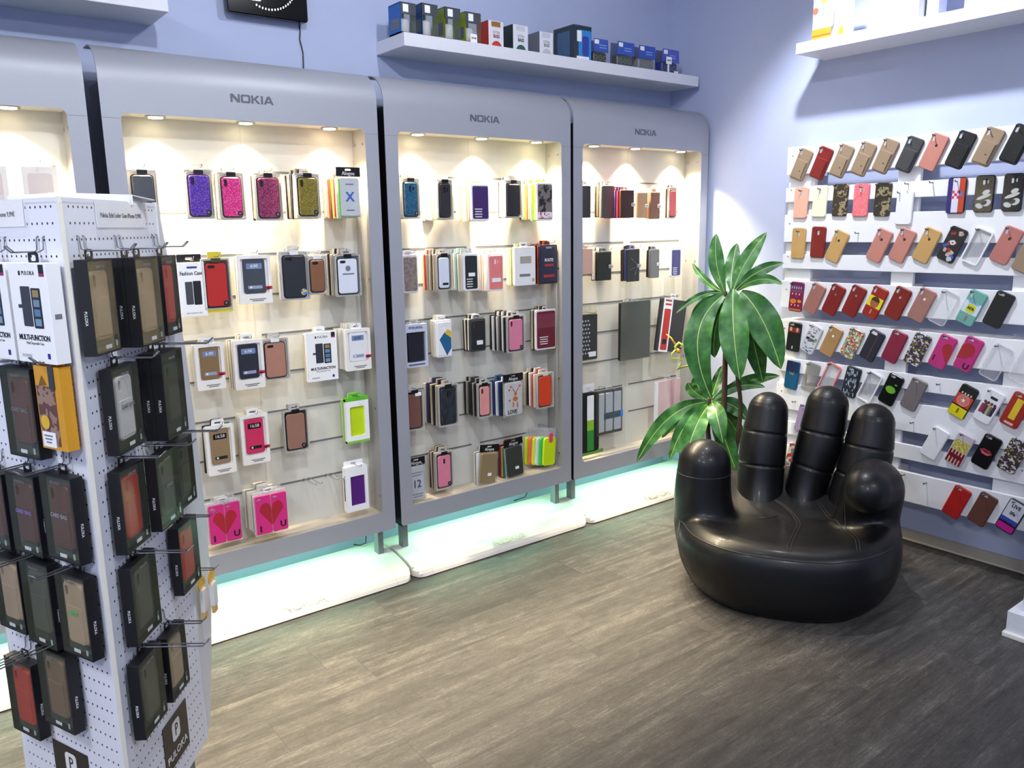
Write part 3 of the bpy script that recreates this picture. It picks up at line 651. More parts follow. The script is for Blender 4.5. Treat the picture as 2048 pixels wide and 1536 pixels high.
put('carton', plate(w, h, .002, .016, 0, 0, ((0, -.006, w-.02, h*.70, .003),)), mat((200, 206, 224), .4), p); put('backing', plate(w-.004, h-.004, .002, .001, .001), DGREY, p); shell(p, mat((24, 26, 34), .4), w*.66, h*.66, 'none', .01, .002, -.006)
text(p, 'PETER JÄCKEL', .0135, (0, h*.42, .0163), mat((40, 52, 110), .5), .85, .02); put('foot_print', plate(w*.72, .007, .0005, .0004, .016), mat((90, 96, 130), .5), p, (0, -h*.44, 0)); hanger(p, w, h, CLEAR)
p, w, h = framed('h3', WHITE, 'white box showing a blue and yellow phone corner', WHITE, 'pair', False); put('blue_picture', poly(((-.026, .012), (.002, .045), (.036, .045), (.036, -.03), (.012, -.062))), mat((30, 96, 140), .4), p, (0, -.015, .0126)); put('yellow_picture', poly(((.002, .045), (.016, .062), (.036, .052), (.036, .02))), mat((222, 186, 50), .4), p, (0, -.02, .0133)); behind('h3', 4, (WH, CR, WH, CR), 'white box with blue and yellow phone corner')
p, w, h = framed('i3', mat((32, 34, 34), .5, bump=.3), 'black ribbed phone case with a white sticker in clear wrap', mat((60, 60, 60), .4), 'corner', False); put('label', plate(.034, .02, .001, .0008, .0126), PAPER, p, (.008, -.035, 0)); behind('i3', 4, (WH, DK, CR, DK), 'black ribbed case with a white sticker')
p, w, h = tray('j3', mat((222, 130, 158), .45), 'pink phone case leaning at the front of a striped stack', 'corner', BLACK, True, mat((70, 56, 54), .5)); behind('j3', 8, (DK, WH, DK, (120, 116, 120), WH, DK, WH, DK), 'leaning pink case of the striped stack', .0095)
framed('k3', mat((110, 26, 44), .45), 'burgundy phone case in a white frame, right end of its row', mat((238, 234, 236), .35), 'none', True, mat((128, 52, 68), .4)); behind('k3', 3, (DK, BG, DK), 'burgundy case in a white frame')
p, w, h = tray('g4', mat((116, 76, 66), .5), 'brown phone case in a dark box with a white price sticker', 'none', BLACK, False, mat((54, 40, 40), .5)); put('price_sticker', plate(.032, .018, .001, .0006, .0133), PAPER, p, (.018, h*.40, 0))
tray('h4', pattern('dark_camo', 'noise', ((22, 24, 30), (34, 38, 46), (46, 52, 58), (24, 26, 30)), 60), 'dark camouflage phone case in a clear box', 'pair', BLACK, False, mat((120, 108, 90), .5)); behind('h4', 6, (BG, DK, BG, DK, (60, 60, 110), CR), 'dark camouflage case')
tray('i4', mat((226, 150, 146), .45), 'light pink phone case at the front of a dark stack', 'corner', BLACK, False, DGREY); behind('i4', 6, (DK, GY, DK, DK, GY, DK), 'light pink case of the dark stack')
p, w, h = bag('j4', mat((236, 234, 236), .4), 'white bagged case with a reindeer and the word LOVE', 'none', 'Alogoe')
br, rd = mat((190, 110, 50), .5), mat((200, 60, 60), .5)
for (a_, b_, c_, d_) in ((0, .0, .030, .024), (.002, .024, .016, .018), (-.012, -.026, .008, .03), (.012, -.03, .008, .034)): put('deer_print', poly(disc(c_/2, 0, 0, 12, d_/2)), br, p, (a_+.006, b_, .0122))
for s in (-1, 1): put('antler_print', poly(((0, 0), (s*.012, .016), (s*.016, .034), (s*.010, .02), (s*-.002, .006))), br, p, (.008+s*.004, .03, .0122))
for (a_, b_) in ((-.03, .045), (-.028, -.005), (.034, .06), (-.02, .06)): put('heart_print', poly(((0, -.006), (.006, .002), (.003, .005), (0, .003), (-.003, .005), (-.006, .002))), rd, p, (a_, b_, .0122))
text(p, 'LOVE', .026, (-.012, -.062, .0123), INK, .9, .02); behind('j4', 6, (DK, (40, 70, 120), WH, (50, 60, 140), DK, (70, 120, 150)), 'white LOVE reindeer case')
p, w, h = tray('k4', mat((218, 66, 28), .4), 'bright orange phone case with pale backing', 'none', mat((220, 214, 200), .5), False); behind('k4', 6, (CR, (200, 80, 60), WH, DK, BG, CR), 'bright orange case')
p, w, h = bag('g5', mat((222, 226, 238), .35), 'white bagged case printed with black digits, bottom left of the middle unit', 'none', 'Alogoe'); text(p, '12', .05, (-.002, -.004, .0124), mat((70, 76, 96), .5), .9, .01)
for q in range(4): put('caption', plate(.055-.008*(q % 2), .003, .0005, .0004, .0122), GREYTXT, p, (0, .05-.012*(q % 2)-(.1 if q > 1 else 0), 0))
tray('h5', mat((220, 128, 152), .45), 'rosy pink phone case in a kraft box on the bottom row', 'centre', BLACK, True, mat((120, 104, 84), .5)); behind('h5', 5, (BG, DK, BG, DK, BG), 'rosy pink case on the bottom row')
bag('i5', mat((170, 142, 98), .35), 'gold bagged flip case tilted under a black header', 'none', 'Alogoe', -7, True); behind('i5', 3, (WH, GY, WH), 'gold bagged flip case')
bag('j5', mat((26, 26, 28), .3), 'black bagged flip case with a white sticker under a black header', 'none', 'Alogoe', 4, True); behind('j5', 5, ((40, 110, 90), (210, 190, 80), (180, 30, 40), DK, (180, 30, 40)), 'black bagged flip case')
def sleeve(key, col, label, dy=0, dx=0, lab=True):
    x, z, w, h = PK[key][:4]
    p = thing('neon_phone_sleeve', label, 'phone sleeve', (x+dx, YP+.012+dy, z-.008), tilt=-4)
    put('sleeve', plate(w, h*.78, .016, .011, 0, .003), mat(col, .4), p, (0, -h*.1, 0)); put('hang_card', plate(w*.92, h*.26, .004, .002, .004, 0, ((0, .012, .022, .008, .003),)), CLEAR, p, (0, h*.40, 0))
    return p
p = sleeve('k5', (204, 232, 20), 'neon yellow phone sleeve with a pink pull tab'); put('pull_tab', plate(.024, .05, .011, .003, .0112), mat((236, 70, 110), .4), p, (.002, .052, 0)); unit_hook(PK['k5'][0], PK['k5'][1]+.1)
for q, (c, nm) in enumerate((((60, 200, 90), 'neon green phone sleeve right behind the yellow one'), ((226, 230, 226), 'pale phone sleeve in the middle of the neon stack'), ((222, 236, 60), 'second neon yellow phone sleeve in the stack'), ((250, 120, 80), 'neon orange phone sleeve near the back of the stack'), ((206, 234, 40), 'rearmost neon yellow phone sleeve of the stack'))):
    sleeve('k5', c, nm, .0145*(q+1), -.012*(q+1))
# ---- corner unit
def wallet(key, col, label, strap=None, kind=None, bump=.3):
    p, w, h = start(key, 'wallet_case', label, .014)
    put('cover', plate(w, h, .006, .011, 0, .003), mat(col, .5, bump=bump), p); put('spine', box(-w/2-.002, -w/2+.004, -h/2+.004, h/2-.004, .001, .010, .002), mat(tuple(int(c*.8) for c in col), .5), p)
    hanger(p, w, h, CLEAR)
    if strap: put('strap', plate(.028, .018, .004, .004, .0105, .001), mat(strap, .4), p, (w/2-.008, -.004, 0)); put('stud', poly(disc(.0045), .001), CHROME, p, (w/2-.016, -.004, .0146))
    return p
wallet('m1', (44, 44, 46), 'dark flip case at the left end of the corner unit top row'); behind('m1', 2, (GY, DK), 'dark flip case of the corner unit')
wallet('n1', (72, 74, 76), 'grey brushed flip case in the corner unit'); behind('n1', 4, (GY, DK, (150, 110, 70), DK), 'grey brushed flip case')
wallet('o1', (66, 38, 30), 'dark brown wallet case with a white clasp', (220, 214, 206)); behind('o1', 6, ((180, 40, 50), (60, 50, 110), DK, (190, 60, 60), DK, (200, 60, 70)), 'dark brown wallet case')
wallet('p1', (196, 160, 120), 'tan wallet case with a white clasp', (230, 224, 210)); behind('p1', 2, (CR, WH), 'tan wallet case')
wallet('q1', (140, 96, 76), 'light brown wallet case with a white clasp', (226, 216, 206)); behind('q1', 3, ((190, 110, 70), CR, BG), 'light brown wallet case')
tray('r1', mat((218, 96, 96), .45), 'coral phone case in a clear box, right end of the corner unit', 'none', CARD, False, BG if False else CARD); behind('r1', 2, (DK, CR), 'coral case of the corner unit')
wallet('m2', (222, 178, 160), 'pale pink flip case at the left of the corner unit', None, None, .1); behind('m2', 2, (CR, WH), 'pale pink flip case')
wallet('n2', (34, 40, 36), 'black wallet case with a silver clasp', (170, 174, 176)); behind('n2', 4, (DK, BG, WH, DK), 'black wallet case with a silver clasp')
p = wallet('o2', (44, 48, 46), 'black wallet case crossed by silver cords', (160, 162, 166))
for a_ in (-.5, .3, 1.0): put('cord', tubem([(.03-.06*math.cos(a_), -.08*math.sin(a_)-.0, .012), (.03, -.004, .0145)], .0009, 5), CHROME, p)
behind('o2', 4, ((50, 56, 150), DK, (70, 40, 50), DK), 'black wallet case with silver cords')
wallet('p2', (128, 126, 124), 'grey wallet case with a white clasp', (226, 224, 220)); behind('p2', 2, (DK, (40, 40, 44)), 'grey wallet case with a white clasp')
framed('q2', mat((70, 66, 122), .4), 'indigo phone case in a white frame, alone on its hook', WHITE, 'none')
p, w, h = start('m3', 'tablet_cover', 'black tablet cover with rows of white dots', .016); put('cover', plate(w, h, .008, .012, 0, .003), mat((48, 50, 50), .5), p)
for r_ in range(9):
    for c_ in range(3): put('dot_print', poly(disc(.0052, 0, 0, 8), .0006), mat((206, 206, 200), .5), p, (-w/2+.014+.019*c_+.008*(r_ % 2), h*.36-.021*r_, .0122))
put('label', plate(.05, .026, .001, .0008, .0122), PAPER, p, (.022, -h*.38, 0)); put('yellow_wrap', plate(w+.01, h+.05, .004, .0006, -.001), film('yellow_wrap', (232, 226, 160), .3), p, (0, .02, 0)); hanger(p, w, h+.04, CLEAR)
p, w, h = start('n3', 'tablet_folio', 'large glossy dark grey tablet folio in the corner unit', .02); put('folio', plate(w, h, .008, .016, 0, .003), mat((56, 58, 56), .12, coat=.6), p); put('wrap', plate(w+.004, h+.006, .004, .0006, .0172), FILM, p); hanger(p, w, h, CLEAR); put('spine', box(-w/2-.003, -w/2+.006, -h/2+.006, h/2-.006, .001, .015, .002), BLACK, p)
p, w, h = start('o3', 'tablet_folio', 'black tablet folio with a red and white band, tilted', .02); p.rotation_quaternion = p.rotation_quaternion @ Matrix.Rotation(math.radians(-9), 3, 'Z').to_quaternion()
put('folio', plate(w*.86, h*.94, .008, .016, 0, .003), mat((40, 40, 42), .4), p); put('white_band', plate(w*.30, h*.97, .004, .0012, .0165), PAPER, p, (-w*.2, 0, 0)); put('red_band', plate(w*.21, h*.74, .008, .0012, .0172), mat((196, 40, 34), .4), p, (-w*.2, -h*.08, 0))
put('round_print', plate(.034, .03, .008, .0006, .0185), INK, p, (-w*.2, -h*.30, 0))
for q in range(2): put('red_print', plate(w*.2, .010, .001, .0008, .0178), mat((196, 40, 34), .4), p, (-w*.2, h*.44-.022*q, 0))
hanger(p, w, h, WHITE)
p, w, h = start('m4', 'tablet_sleeve', 'black neoprene sleeve with a green and white band', .02); put('sleeve', plate(w, h, .02, .016, 0, .004), mat((12, 12, 12), .8), p)
put('white_band', plate(w*.36, h*.42, .004, .0012, .0165), PAPER, p, (.0, h*.24, 0)); put('lime_band', plate(w*.36, h*.2, .002, .0012, .0166), rgb(140, 196, 50), p, (.0, -h*.06, 0)); put('green_band', plate(w*.36, h*.34, .002, .0012, .0167), rgb(46, 140, 52), p, (.0, -h*.30, 0)); put('green_foot', box(-w/2, w/2+.03, -h/2-.014, -h/2+.006, 0, .014), rgb(96, 150, 70), p); hanger(p, w, h, WHITE, .08, .05)
p, w, h = start('n4', 'stylus_pack', 'clear pack of three white strips with a blue band', .012); put('backing', plate(w, h, .004, .001), mat((70, 70, 76), .5), p)
for q in range(3): put('strip', plate(w*.25, h*.86, .004, .006, .001, .001), mat((206, 212, 222), .35), p, (-w*.31+w*.31*q, 0, 0))
put('blue_band', plate(w*.66, .034, .002, .001, .0074), mat((20, 70, 90), .4), p, (w*.12, -.02, 0)); put('blue_tip', plate(.02, .036, .002, .001, .0086), mat((30, 130, 220), .4), p, (w*.44, -.02, 0)); put('cover', plate(w, h, .004, .0005, .009), FILM, p); hanger(p, w, h, CLEAR)
p, w, h = start('o4', 'tablet_cover', 'pale pink tablet cover at the foot of the corner unit', .016); put('cover', plate(w, h, .008, .012, 0, .003), mat((222, 186, 190), .45), p); put('cream_strip', plate(.02, h, .003, .0125, 0), WHITE, p, (-w/2+.004, 0, 0)); put('fold', plate(.03, h-.01, .002, .0008, .0122), mat((206, 164, 172), .45), p, (.03, 0, 0)); hanger(p, w, h, CLEAR)
# ---- far left unit: packs in pale colours, the lamps' wash-out painted in
for q, (x, z) in enumerate(((.30, 1.63), (.44, 1.63), (.32, 1.33), (.46, 1.33))):
    p = thing('boxed_phone_case', 'pale boxed phone case in the far left unit, %s' % ('upper, further left', 'upper, nearer the frame', 'lower, further left', 'lower, nearer the frame')[q], 'phone case', (x, YP+.014, z))
    put('card', plate(.1, .17, .004, .012), mat((236, 230, 222), .5), p); put('case_panel', plate(.07, .13, .008, .002, .0115), mat((220, 206, 200), .5), p); hanger(p, .1, .17, CLEAR); unit_hook(x, z+.09)

# ================================================================== BOXES ON THE SHELVES
def carton(i, name, label, d=.1, y=3.085):
    x, z, w, h = SB[i]
    return thing(name, label, 'speaker box', (x, y+d, 2.3002), group='speaker boxes on the long shelf'), w, h
def sbox(w, h, d, b=.0008, z0=0): return box(-w/2, w/2, 0, h, z0, z0+d, b)
for i, (c, lab) in enumerate((((16, 96, 180), 'blue windowed speaker box at the left end of the long shelf'), ((20, 60, 120), 'navy windowed speaker box, second on the long shelf'), ((120, 136, 30), 'lime windowed speaker box, third on the long shelf'), ((132, 146, 34), 'lime windowed speaker box with a price tag, fourth on the shelf'))):
    p, w, h = carton(i, 'speaker_box', lab); d = .1
    put('carton_back', sbox(w, h, .003), rgb(*c), p)
    put('carton_side', box(-w/2, -w/2+.002, 0, h, .003, d), rgb(*c), p); put('carton_floor', box(-w/2, w/2, 0, .006, .003, d), DGREY, p)
    put('carton_top', box(-w/2, w/2, h-.003, h, .003, d), DGREY, p); put('front_header', box(-w/2, w/2, h-.046, h-.002, d-.002, d), mat((70, 74, 80), .4), p)
    put('side_window', box(-w/2-.0006, -w/2, .02, h-.06, .02, d-.012), mat((100, 104, 110), .15), p)
    put('front_window', box(-w/2, w/2, .006, h-.046, d-.001, d-.0004), FILM, p); put('right_window', box(w/2-.0008, w/2, .006, h-.003, .003, d), FILM, p)
    put('price_sticker', plate(.026, .03, .001, .0006, d), PAPER, p, (-.012, h-.022, 0))
    v, f = tube([(.004, .008, d*.52), (.004, .012, d*.52), (.004, h*.5, d*.52), (.004, h*.55, d*.52)], [.02, .024, .024, .018], 20)
    put('speaker', finish('speaker', v, f, True), mat((228, 228, 232), .35), p)
    if i == 3:
        pt = put('price_tag', plate(.036, .036, .002, .001, d+.012), PAPER, p, (-.008, .018, 0)); text(p, '39 90', .012, (-.008, .018, d+.0132), INK, .9, .02)
for i, (c, dome, lab) in enumerate((((176, 44, 26), (196, 60, 40), 'white EXTRA BASS speaker box with a red side'), ((20, 34, 30), (40, 90, 66), 'white EXTRA BASS speaker box with a dark green side'), ((98, 100, 108), (190, 190, 196), 'pale EXTRA BASS speaker box with a grey side'))):
    p, w, h = carton(4+i, 'speaker_box', lab); d = .09
    put('carton', sbox(w, h, d), mat((222, 222, 230), .45), p); put('side_print', box(-w/2-.0006, -w/2, .0, h, .0, d), rgb(*c), p)
    put('speaker_print', poly(tuple((.028*math.cos(PI*k/10), .026*math.sin(PI*k/10)) for k in range(11))), rgb(*dome), p, (.002, .002, d))
    text(p, 'EXTRA', .0155, (.002, h*.57, d+.0002), mat((170, 90, 80), .5) if i == 0 else GREYTXT, .8); text(p, 'BASS', .0205, (.002, h*.42, d+.0002), mat((120, 30, 20), .5) if i == 0 else (INK if i == 1 else GREYTXT), .8, .03)
    put('top_print', plate(.05, .022, .001, .0006, d), mat((150, 104, 50), .5) if i == 0 else mat((200, 200, 208), .5), p, (.0, h-.014, 0))
p, w, h = carton(7, 'speaker_box', 'tall dark speaker box with a bright blue front', .15); d = .15
put('carton', sbox(w, h, d), mat((38, 50, 64), .35), p); put('blue_front', plate(w*.72, h*.86, .002, .0006, d), mat((40, 130, 205), .4), p, (.014, h*.46, 0)); put('speaker_print', plate(w*.36, h*.6, .012, .0006, d+.0007), mat((40, 60, 150), .4), p, (.018, h*.42, 0)); put('white_foot', plate(w*.7, .014, .002, .0006, d+.0007), PAPER, p, (.0, .009, 0))
put('price_sticker', plate(.03, .05, .001, .0006, d+.0014), PAPER, p, (-.024, h*.70, 0)); put('lid', box(-w/2, w/2, h, h+.004, 0, d), mat((60, 66, 72), .4), p)
put('side_print', box(-w/2-.0006, -w/2, .02, h-.02, .03, d-.03), mat((60, 90, 120), .35), p)
for i, (c, lab) in enumerate((((22, 24, 28), 'blue-topped pack with a black speaker beside the tall dark box'), ((70, 72, 78), 'blue-topped pack with a dark grey speaker, second of four'), ((128, 130, 136), 'blue-topped pack with a pale grey speaker, third of four'), ((36, 44, 130), 'blue-topped pack with a blue speaker and price tag, last on the shelf'))):
    p, w, h = carton(8+i, 'speaker_pack', lab, .07); d = .07; w *= .93
    pr_ = ((-w*.5, 0), (w*.5, 0), (w*.44, h), (-w*.44, h))
    put('blister', poly(pr_, .0015, d-.0045), FILM, p); put('blue_card', poly(((-w*.478, h*.46), (w*.478, h*.46), (w*.445, h-.001), (-w*.445, h-.001)), .003, d-.004), mat((52, 84, 176), .4) if i < 3 else mat((84, 92, 190), .4), p)
    put('speaker', plate(w*.86, h*.47, .014, d*.6, 0.02, .006), rgb(*c), p, (0, h*.245, 0)); put('backing', poly(pr_, .002, .016), mat((96, 104, 140), .5), p)
    for s in (-1, 0, 1): put('button_ring', solid(disc(.012), [disc(.0095)], .0008), mat((150, 150, 160), .4), p, (s*.031, h*.22, d*.6+.0204))
    put('price_sticker', plate(.03, .02, .001, .0006, d), PAPER, p, (-w*.3, h*.86, 0))
    for q in range(2): put('caption', plate(.05, .004, .0005, .0004, d), mat((150, 170, 220), .5), p, (.012, h*.74-.012*q, 0))
    if i == 3:
        put('price_tag', plate(.042, .036, .001, .001, d+.01), PAPER, p, (-.028, h*.5, 0)); text(p, '60 90', .013, (-.028, h*.5, d+.0112), INK, .9, .03); put('tag_stem', box(-.034, -.022, 0, h*.4, d+.006, d+.008), WHITE, p); put('barcode_label', plate(.032, .012, .001, .0006, d), PAPER, p, (w*.3, .008, 0))
YD = (0, -1, 0)
p = thing('adapter_pack', 'clear pack with a white adapter and orange foot, left end of the right shelf', 'adapter pack', (3.56, 2.215, 2.3183), YD)
put('blister', sbox(.096, .19, .05), CLEAR, p); put('backing', sbox(.09, .18, .002), mat((176, 180, 190), .5), p); put('orange_foot', sbox(.094, .046, .001, 0, .0505), mat((232, 140, 40), .45), p); put('brown_line', box(-.047, .047, .014, .02, .0516, .052), mat((150, 90, 40), .5), p)
put('adapter', plate(.056, .095, .016, .03, .012, .006), mat((236, 236, 240), .3), p, (.006, .098, 0)); put('blue_light', plate(.012, .032, .005, .001, .0421), mat((30, 110, 210), .3), p, (.0, .12, 0)); put('red_badge', poly(disc(.014), .0006), mat((210, 96, 70), .5), p, (-.034, .125, .0505)); put('blue_caption', box(-.03, .026, .001, .008, .0506, .051), mat((150, 150, 220), .5), p); put('yellow_badge', poly(disc(.016), .0006), mat((206, 160, 90), .5), p, (.006, .164, .0505))
p = thing('adapter_pack', 'narrow clear pack with an orange foot beside the adapter pack', 'adapter pack', (3.56, 2.118, 2.3183), YD)
put('blister', sbox(.06, .19, .05), CLEAR, p); put('backing', sbox(.056, .18, .002), mat((186, 190, 200), .5), p); put('orange_foot', sbox(.022, .034, .001, 0, .0505), mat((226, 150, 50), .45), p); put('cable', tubem([(.0, .05, .03), (.004, .09, .034), (-.002, .14, .03), (.0, .17, .03)], .004, 8), mat((230, 230, 236), .3), p); put('brown_badge', poly(disc(.011), .0006), mat((130, 110, 90), .5), p, (.0, .16, .0505))
p = thing('headset_box', 'white box with a pale swirl on the right shelf', 'white box', (3.60, 1.859, 2.3183), YD)
put('carton', sbox(.164, .2, .09), PAPER, p); put('swirl_print', poly(((-.05, .075), (-.02, .062), (.03, .075), (.06, .11), (.07, .14), (.05, .12), (.02, .09), (-.02, .078)), .0006, .0902), mat((206, 200, 222), .5), p); put('swirl_print', poly(((-.03, .11), (-.01, .10), (.02, .13), (.03, .16), (.015, .15), (-.01, .118)), .0006, .0902), mat((222, 216, 234), .5), p)
p = thing('tall_box', 'pale blue box edge beside the white swirl box', 'box', (3.63, 1.745, 2.3183), YD); put('carton', sbox(.05, .2, .07), mat((186, 194, 236), .45), p); put('edge_strip', sbox(.014, .2, .0712), mat((214, 218, 246), .45), p, (-.018, 0, 0))
p = thing('headset_box', 'white box at the right end of the right shelf', 'white box', (3.61, 1.50, 2.3183), YD); put('carton', sbox(.2, .2, .09), PAPER, p); put('print', poly(disc(.03, 0, 0, 16, .012)), mat((180, 176, 206), .5), p, (0, .075, .0902))

# ================================================================== PALLETS
PAINT = mat((240, 240, 244), .5, var=.03, scale=9, bump=.25); XP = 3.591; PY0, PY1 = 1.215, 2.415
ROWS = {0: ((1.733, 1.865), (1.602, 1.671), (1.408, 1.541), (1.278, 1.349), (1.083, 1.217)), 1: ((.887, 1.021), (.756, .827), (.563, .696), (.432, .501), (.235, .373))}
PAL = []
for i in (0, 1):
    z0 = ROWS[i][-1][0]; z1 = ROWS[i][0][1]
    p = root('pallet', ('upper white painted pallet on the right wall holding phone cases', 'lower white painted pallet on the right wall behind the hand chair')[i], 'pallet', (XR, (PY0+PY1)/2, z0), group='white pallets used as display boards'); PAL.append(p)
    off = (-XR, -(PY0+PY1)/2, -z0)
    for (a, b_) in ROWS[i]:
        o = put('deck_board', box(XP, XP+.022, PY0, PY1, a, b_, .002), PAINT, p, off)
    for yy in (PY1-.145, (PY0+PY1)/2-.05, PY0):
        ww = .145 if abs(yy-(PY0+PY1)/2) > .1 else .1
        put('stringer_board', box(XP+.022, XP+.044, yy, yy+ww, z0, z1, .002), PAINT, p, off)
        for q in (0, 1, 2):
            a = (z0, (z0+z1)/2-.07, z1-.14)[q]
            put('block', box(XP+.044, XR-.022, yy, yy+ww, a, a+.14), PAINT, p, off)
    for q in (0, 1, 2):
        a = (z0, (z0+z1)/2-.05, z1-.1)[q]
        put('bottom_board', box(XR-.024, XR-.002, PY0, PY1, a, a+.1), PAINT, p, off)
    for (a, b_) in ROWS[i]:
        for yy in (PY1-.03, PY0+.03):
            put('nail_head', box(XP-.001, XP, yy-.003, yy+.003, (a+b_)/2+.02, (a+b_)/2+.026), GREYTXT, p, off)
PEG = tubem([(XP+.004, 0, 0), (XP-.03, 0, 0), (XP-.034, 0, .006)], .0022, 6)
def peg(y, z): put('peg', PEG, DGREY, PAL[0 if z > 1.05 else 1], (-XR, y-(PY0+PY1)/2, z-ROWS[0 if z > 1.05 else 1][-1][0]))
CW, CH = .074, .148
LOGO = mat((70, 66, 66), .3, .6)
def pcase(row, i, label, m, kind='corner', tilt=None, extra=None, name='phone_case', pocket=False, logo=None, w=CW, h=CH, r=.012):
    y, z = PC[row][i]
    tilt = {'corner': -23, 'wide': -21, 'none': -23, 'frame': -23}.get(kind, -2) if tilt is None else tilt
    p = thing(name, label, 'phone case', (XP-.0015, y, z), YD, None, tilt)
    if kind == 'frame':
        put('bumper', plate(w, h, r, .009, .0005, 0, ((0, 0, w-.012, h-.012, r-.006),)), m, p); put('clear_back', plate(w-.012, h-.012, r-.006, .001, .001), CLEAR, p)
    else:
        put('case_shell', plate(w, h, r, .0095, .0005, .003, camhole(w, h, kind)), m, p)
        for q in camhole(w, h, kind): put('added_camera_hole_plate', plate(q[2], q[3], q[4], .001), mat((196, 196, 200), .3), p, (q[0], q[1], .0068))  # pale plate added so the shaded camera hole reads bright
    if pocket:
        put('card_pocket', plate(w-.013, h*.60, .004, .0042, .0093, .0016), m, p, (.0, -h*.15, 0)); put('pocket_slit', plate(.0032, h*.50, .0012, .0006, .0132), INK, p, (w*.36, -h*.15, 0)); put('pocket_mark', poly(disc(.0035), .0004), DGREY, p, (.008, -h*.2, .0136))
    if logo: put('logo_mark', poly(disc(.0055, 0, 0, 12, .0065), .0005), logo, p, (0, h*.19, .0099))
    if extra: extra(p, w, h)
    a = math.radians(tilt); hx, hy = {'corner': (-w/2+.0135, h/2-.014), 'frame': (-w/2+.012, h/2-.014), 'none': (-w/2+.012, h/2-.014), 'wide': (-w/2+.021, h/2-.0105)}.get(kind, (0, h/2-.02))
    peg(y-(hx*math.cos(a)-hy*math.sin(a)), z+hx*math.sin(a)+hy*math.cos(a)+.002)
    return p
Z = .0100
def P_(p, n, pts, col, dz=0): put(n, poly(tuple(pts), .0004), mat(col, .4), p, (0, 0, Z+dz))
def R_(p, n, w, h, x, y, col, dz=0, r=.001, rz=0): put(n, plate(w, h, r, .0004), mat(col, .4) if isinstance(col, tuple) else col, p, (x, y, Z+dz), rz)
TAN, RED, PINK, GOLD, ROSE, BLK = mat((150, 128, 104), .5, bump=.2), mat((124, 20, 20), .45), mat((192, 128, 115), .4), mat((194, 155, 96), .4), mat((170, 116, 105), .35, .15), mat((24, 25, 28), .45, bump=.2)
DG = mat((58, 60, 62), .5)
ordn = ('first', 'second', 'third', 'fourth')
T1 = ((TAN, 'first tan card-pocket case, left end of the top pallet row'), (RED, 'red card-pocket case in the top pallet row'), (TAN, 'tan card-pocket case right of the red one, top row'), (TAN, 'third tan card-pocket case from the left, top row'), (TAN, 'tan card-pocket case left of the grey one, top row'), (DG, 'dark grey card-pocket case in the top pallet row'), (PINK, 'plain salmon pink case with a dark logo, top row'), (BLK, 'black card-pocket case between pink and tan, top row'), (TAN, 'tan card-pocket case between the two black ones, top row'), (BLK, 'black card-pocket case at the right end of the top row'))
for i, (m, lab) in enumerate(T1): pcase('r1', i, lab, m, 'corner', pocket=(i != 6), logo=LOGO if i == 6 else None)
camo = pattern('camo', 'noise', ((52, 44, 34), (52, 44, 34), (150, 136, 100), (40, 36, 30)), 38, .5, (0, .46, .55, .64))
camo2 = pattern('camo_olive', 'noise', ((40, 36, 30), (58, 48, 36), (146, 134, 98), (44, 38, 30)), 30, .5, (0, .48, .54, .63))
glp = glitter('glitter_coral', (222, 96, 110), (232, 112, 124), (250, 170, 176))
def flag_edge(p, w, h):
    R_(p, 'blue_band', w*.26, h-.008, -w*.34, 0, (44, 34, 110)); R_(p, 'white_band', w*.36, h-.008, -w*.03, 0, (214, 214, 232)); R_(p, 'red_band', w*.30, h-.008, w*.31, 0, (190, 66, 36))
    for a in range(3):
        for b in range(3):
            if (a+b) % 2 == 0: R_(p, 'check', .011, .011, -.012+.011*a, -.002+.011*b-.006, (206, 50, 70), .0005)
    R_(p, 'emblem', .016, .024, w*.26, .006, (110, 100, 150), .0005, .005)
def goat(p, w, h):
    c = mat((190, 192, 190), .4)
    for (x_, y_, a_, b_, rz) in ((.008, .006, .030, .018, .4), (0, -.012, .058, .014, .35), (.014, -.036, .034, .026, .5), (-.014, -.048, .03, .02, -.3)): put('white_print', poly(disc(a_/2, 0, 0, 14, b_/2), .0004), c, p, (x_, y_, Z), rz)
    put('dark_print', poly(disc(.012, 0, 0, 12, .008), .0004), mat((70, 64, 56), .4), p, (.004, -.036, Z+.0005), .5)
T2 = ((mat((232, 178, 154), .4), 'centre', 'plain peach case, left end of the second pallet row', None), (mat((242, 236, 206), .4), 'centre', 'plain cream case in the second pallet row', None), (camo, 'none', 'camouflage case left of the glitter one', None), (glp, 'pair', 'coral glitter case in the second pallet row', None), (camo2, 'none', 'camouflage case right of the glitter one', None), (WHITE, 'none', 'plain white case in the second pallet row, hung low', None), (mat((30, 26, 40), .25), 'pair', 'case striped blue, white and red with a checked emblem', flag_edge), (mat((12, 13, 16), .15), 'pair', 'first glossy black case with a white brushed figure', goat), (mat((12, 13, 16), .15), 'pair', 'glossy black case with a white figure, right end of its row', goat))
for i, (m, k_, lab, ex) in enumerate(T2): pcase('r2', i, lab, m, k_, -2 if i < 6 else -1, ex)
def tools(p, w, h):
    random.seed(5)
    for q in range(16):
        R_(p, 'print', random.uniform(.01, .024), random.uniform(.008, .02), random.uniform(-w*.32, w*.32), random.uniform(-h*.42, h*.42), random.choice(((190, 192, 196), (40, 90, 170), (150, 152, 156), (150, 50, 40), (90, 110, 140), (200, 160, 150))), .00005*q, .003, random.uniform(0, 3))
    put('white_ring', solid(disc(.010), [disc(.005)], .0004), mat((230, 232, 236), .4), p, (.0, .01, Z+.001))
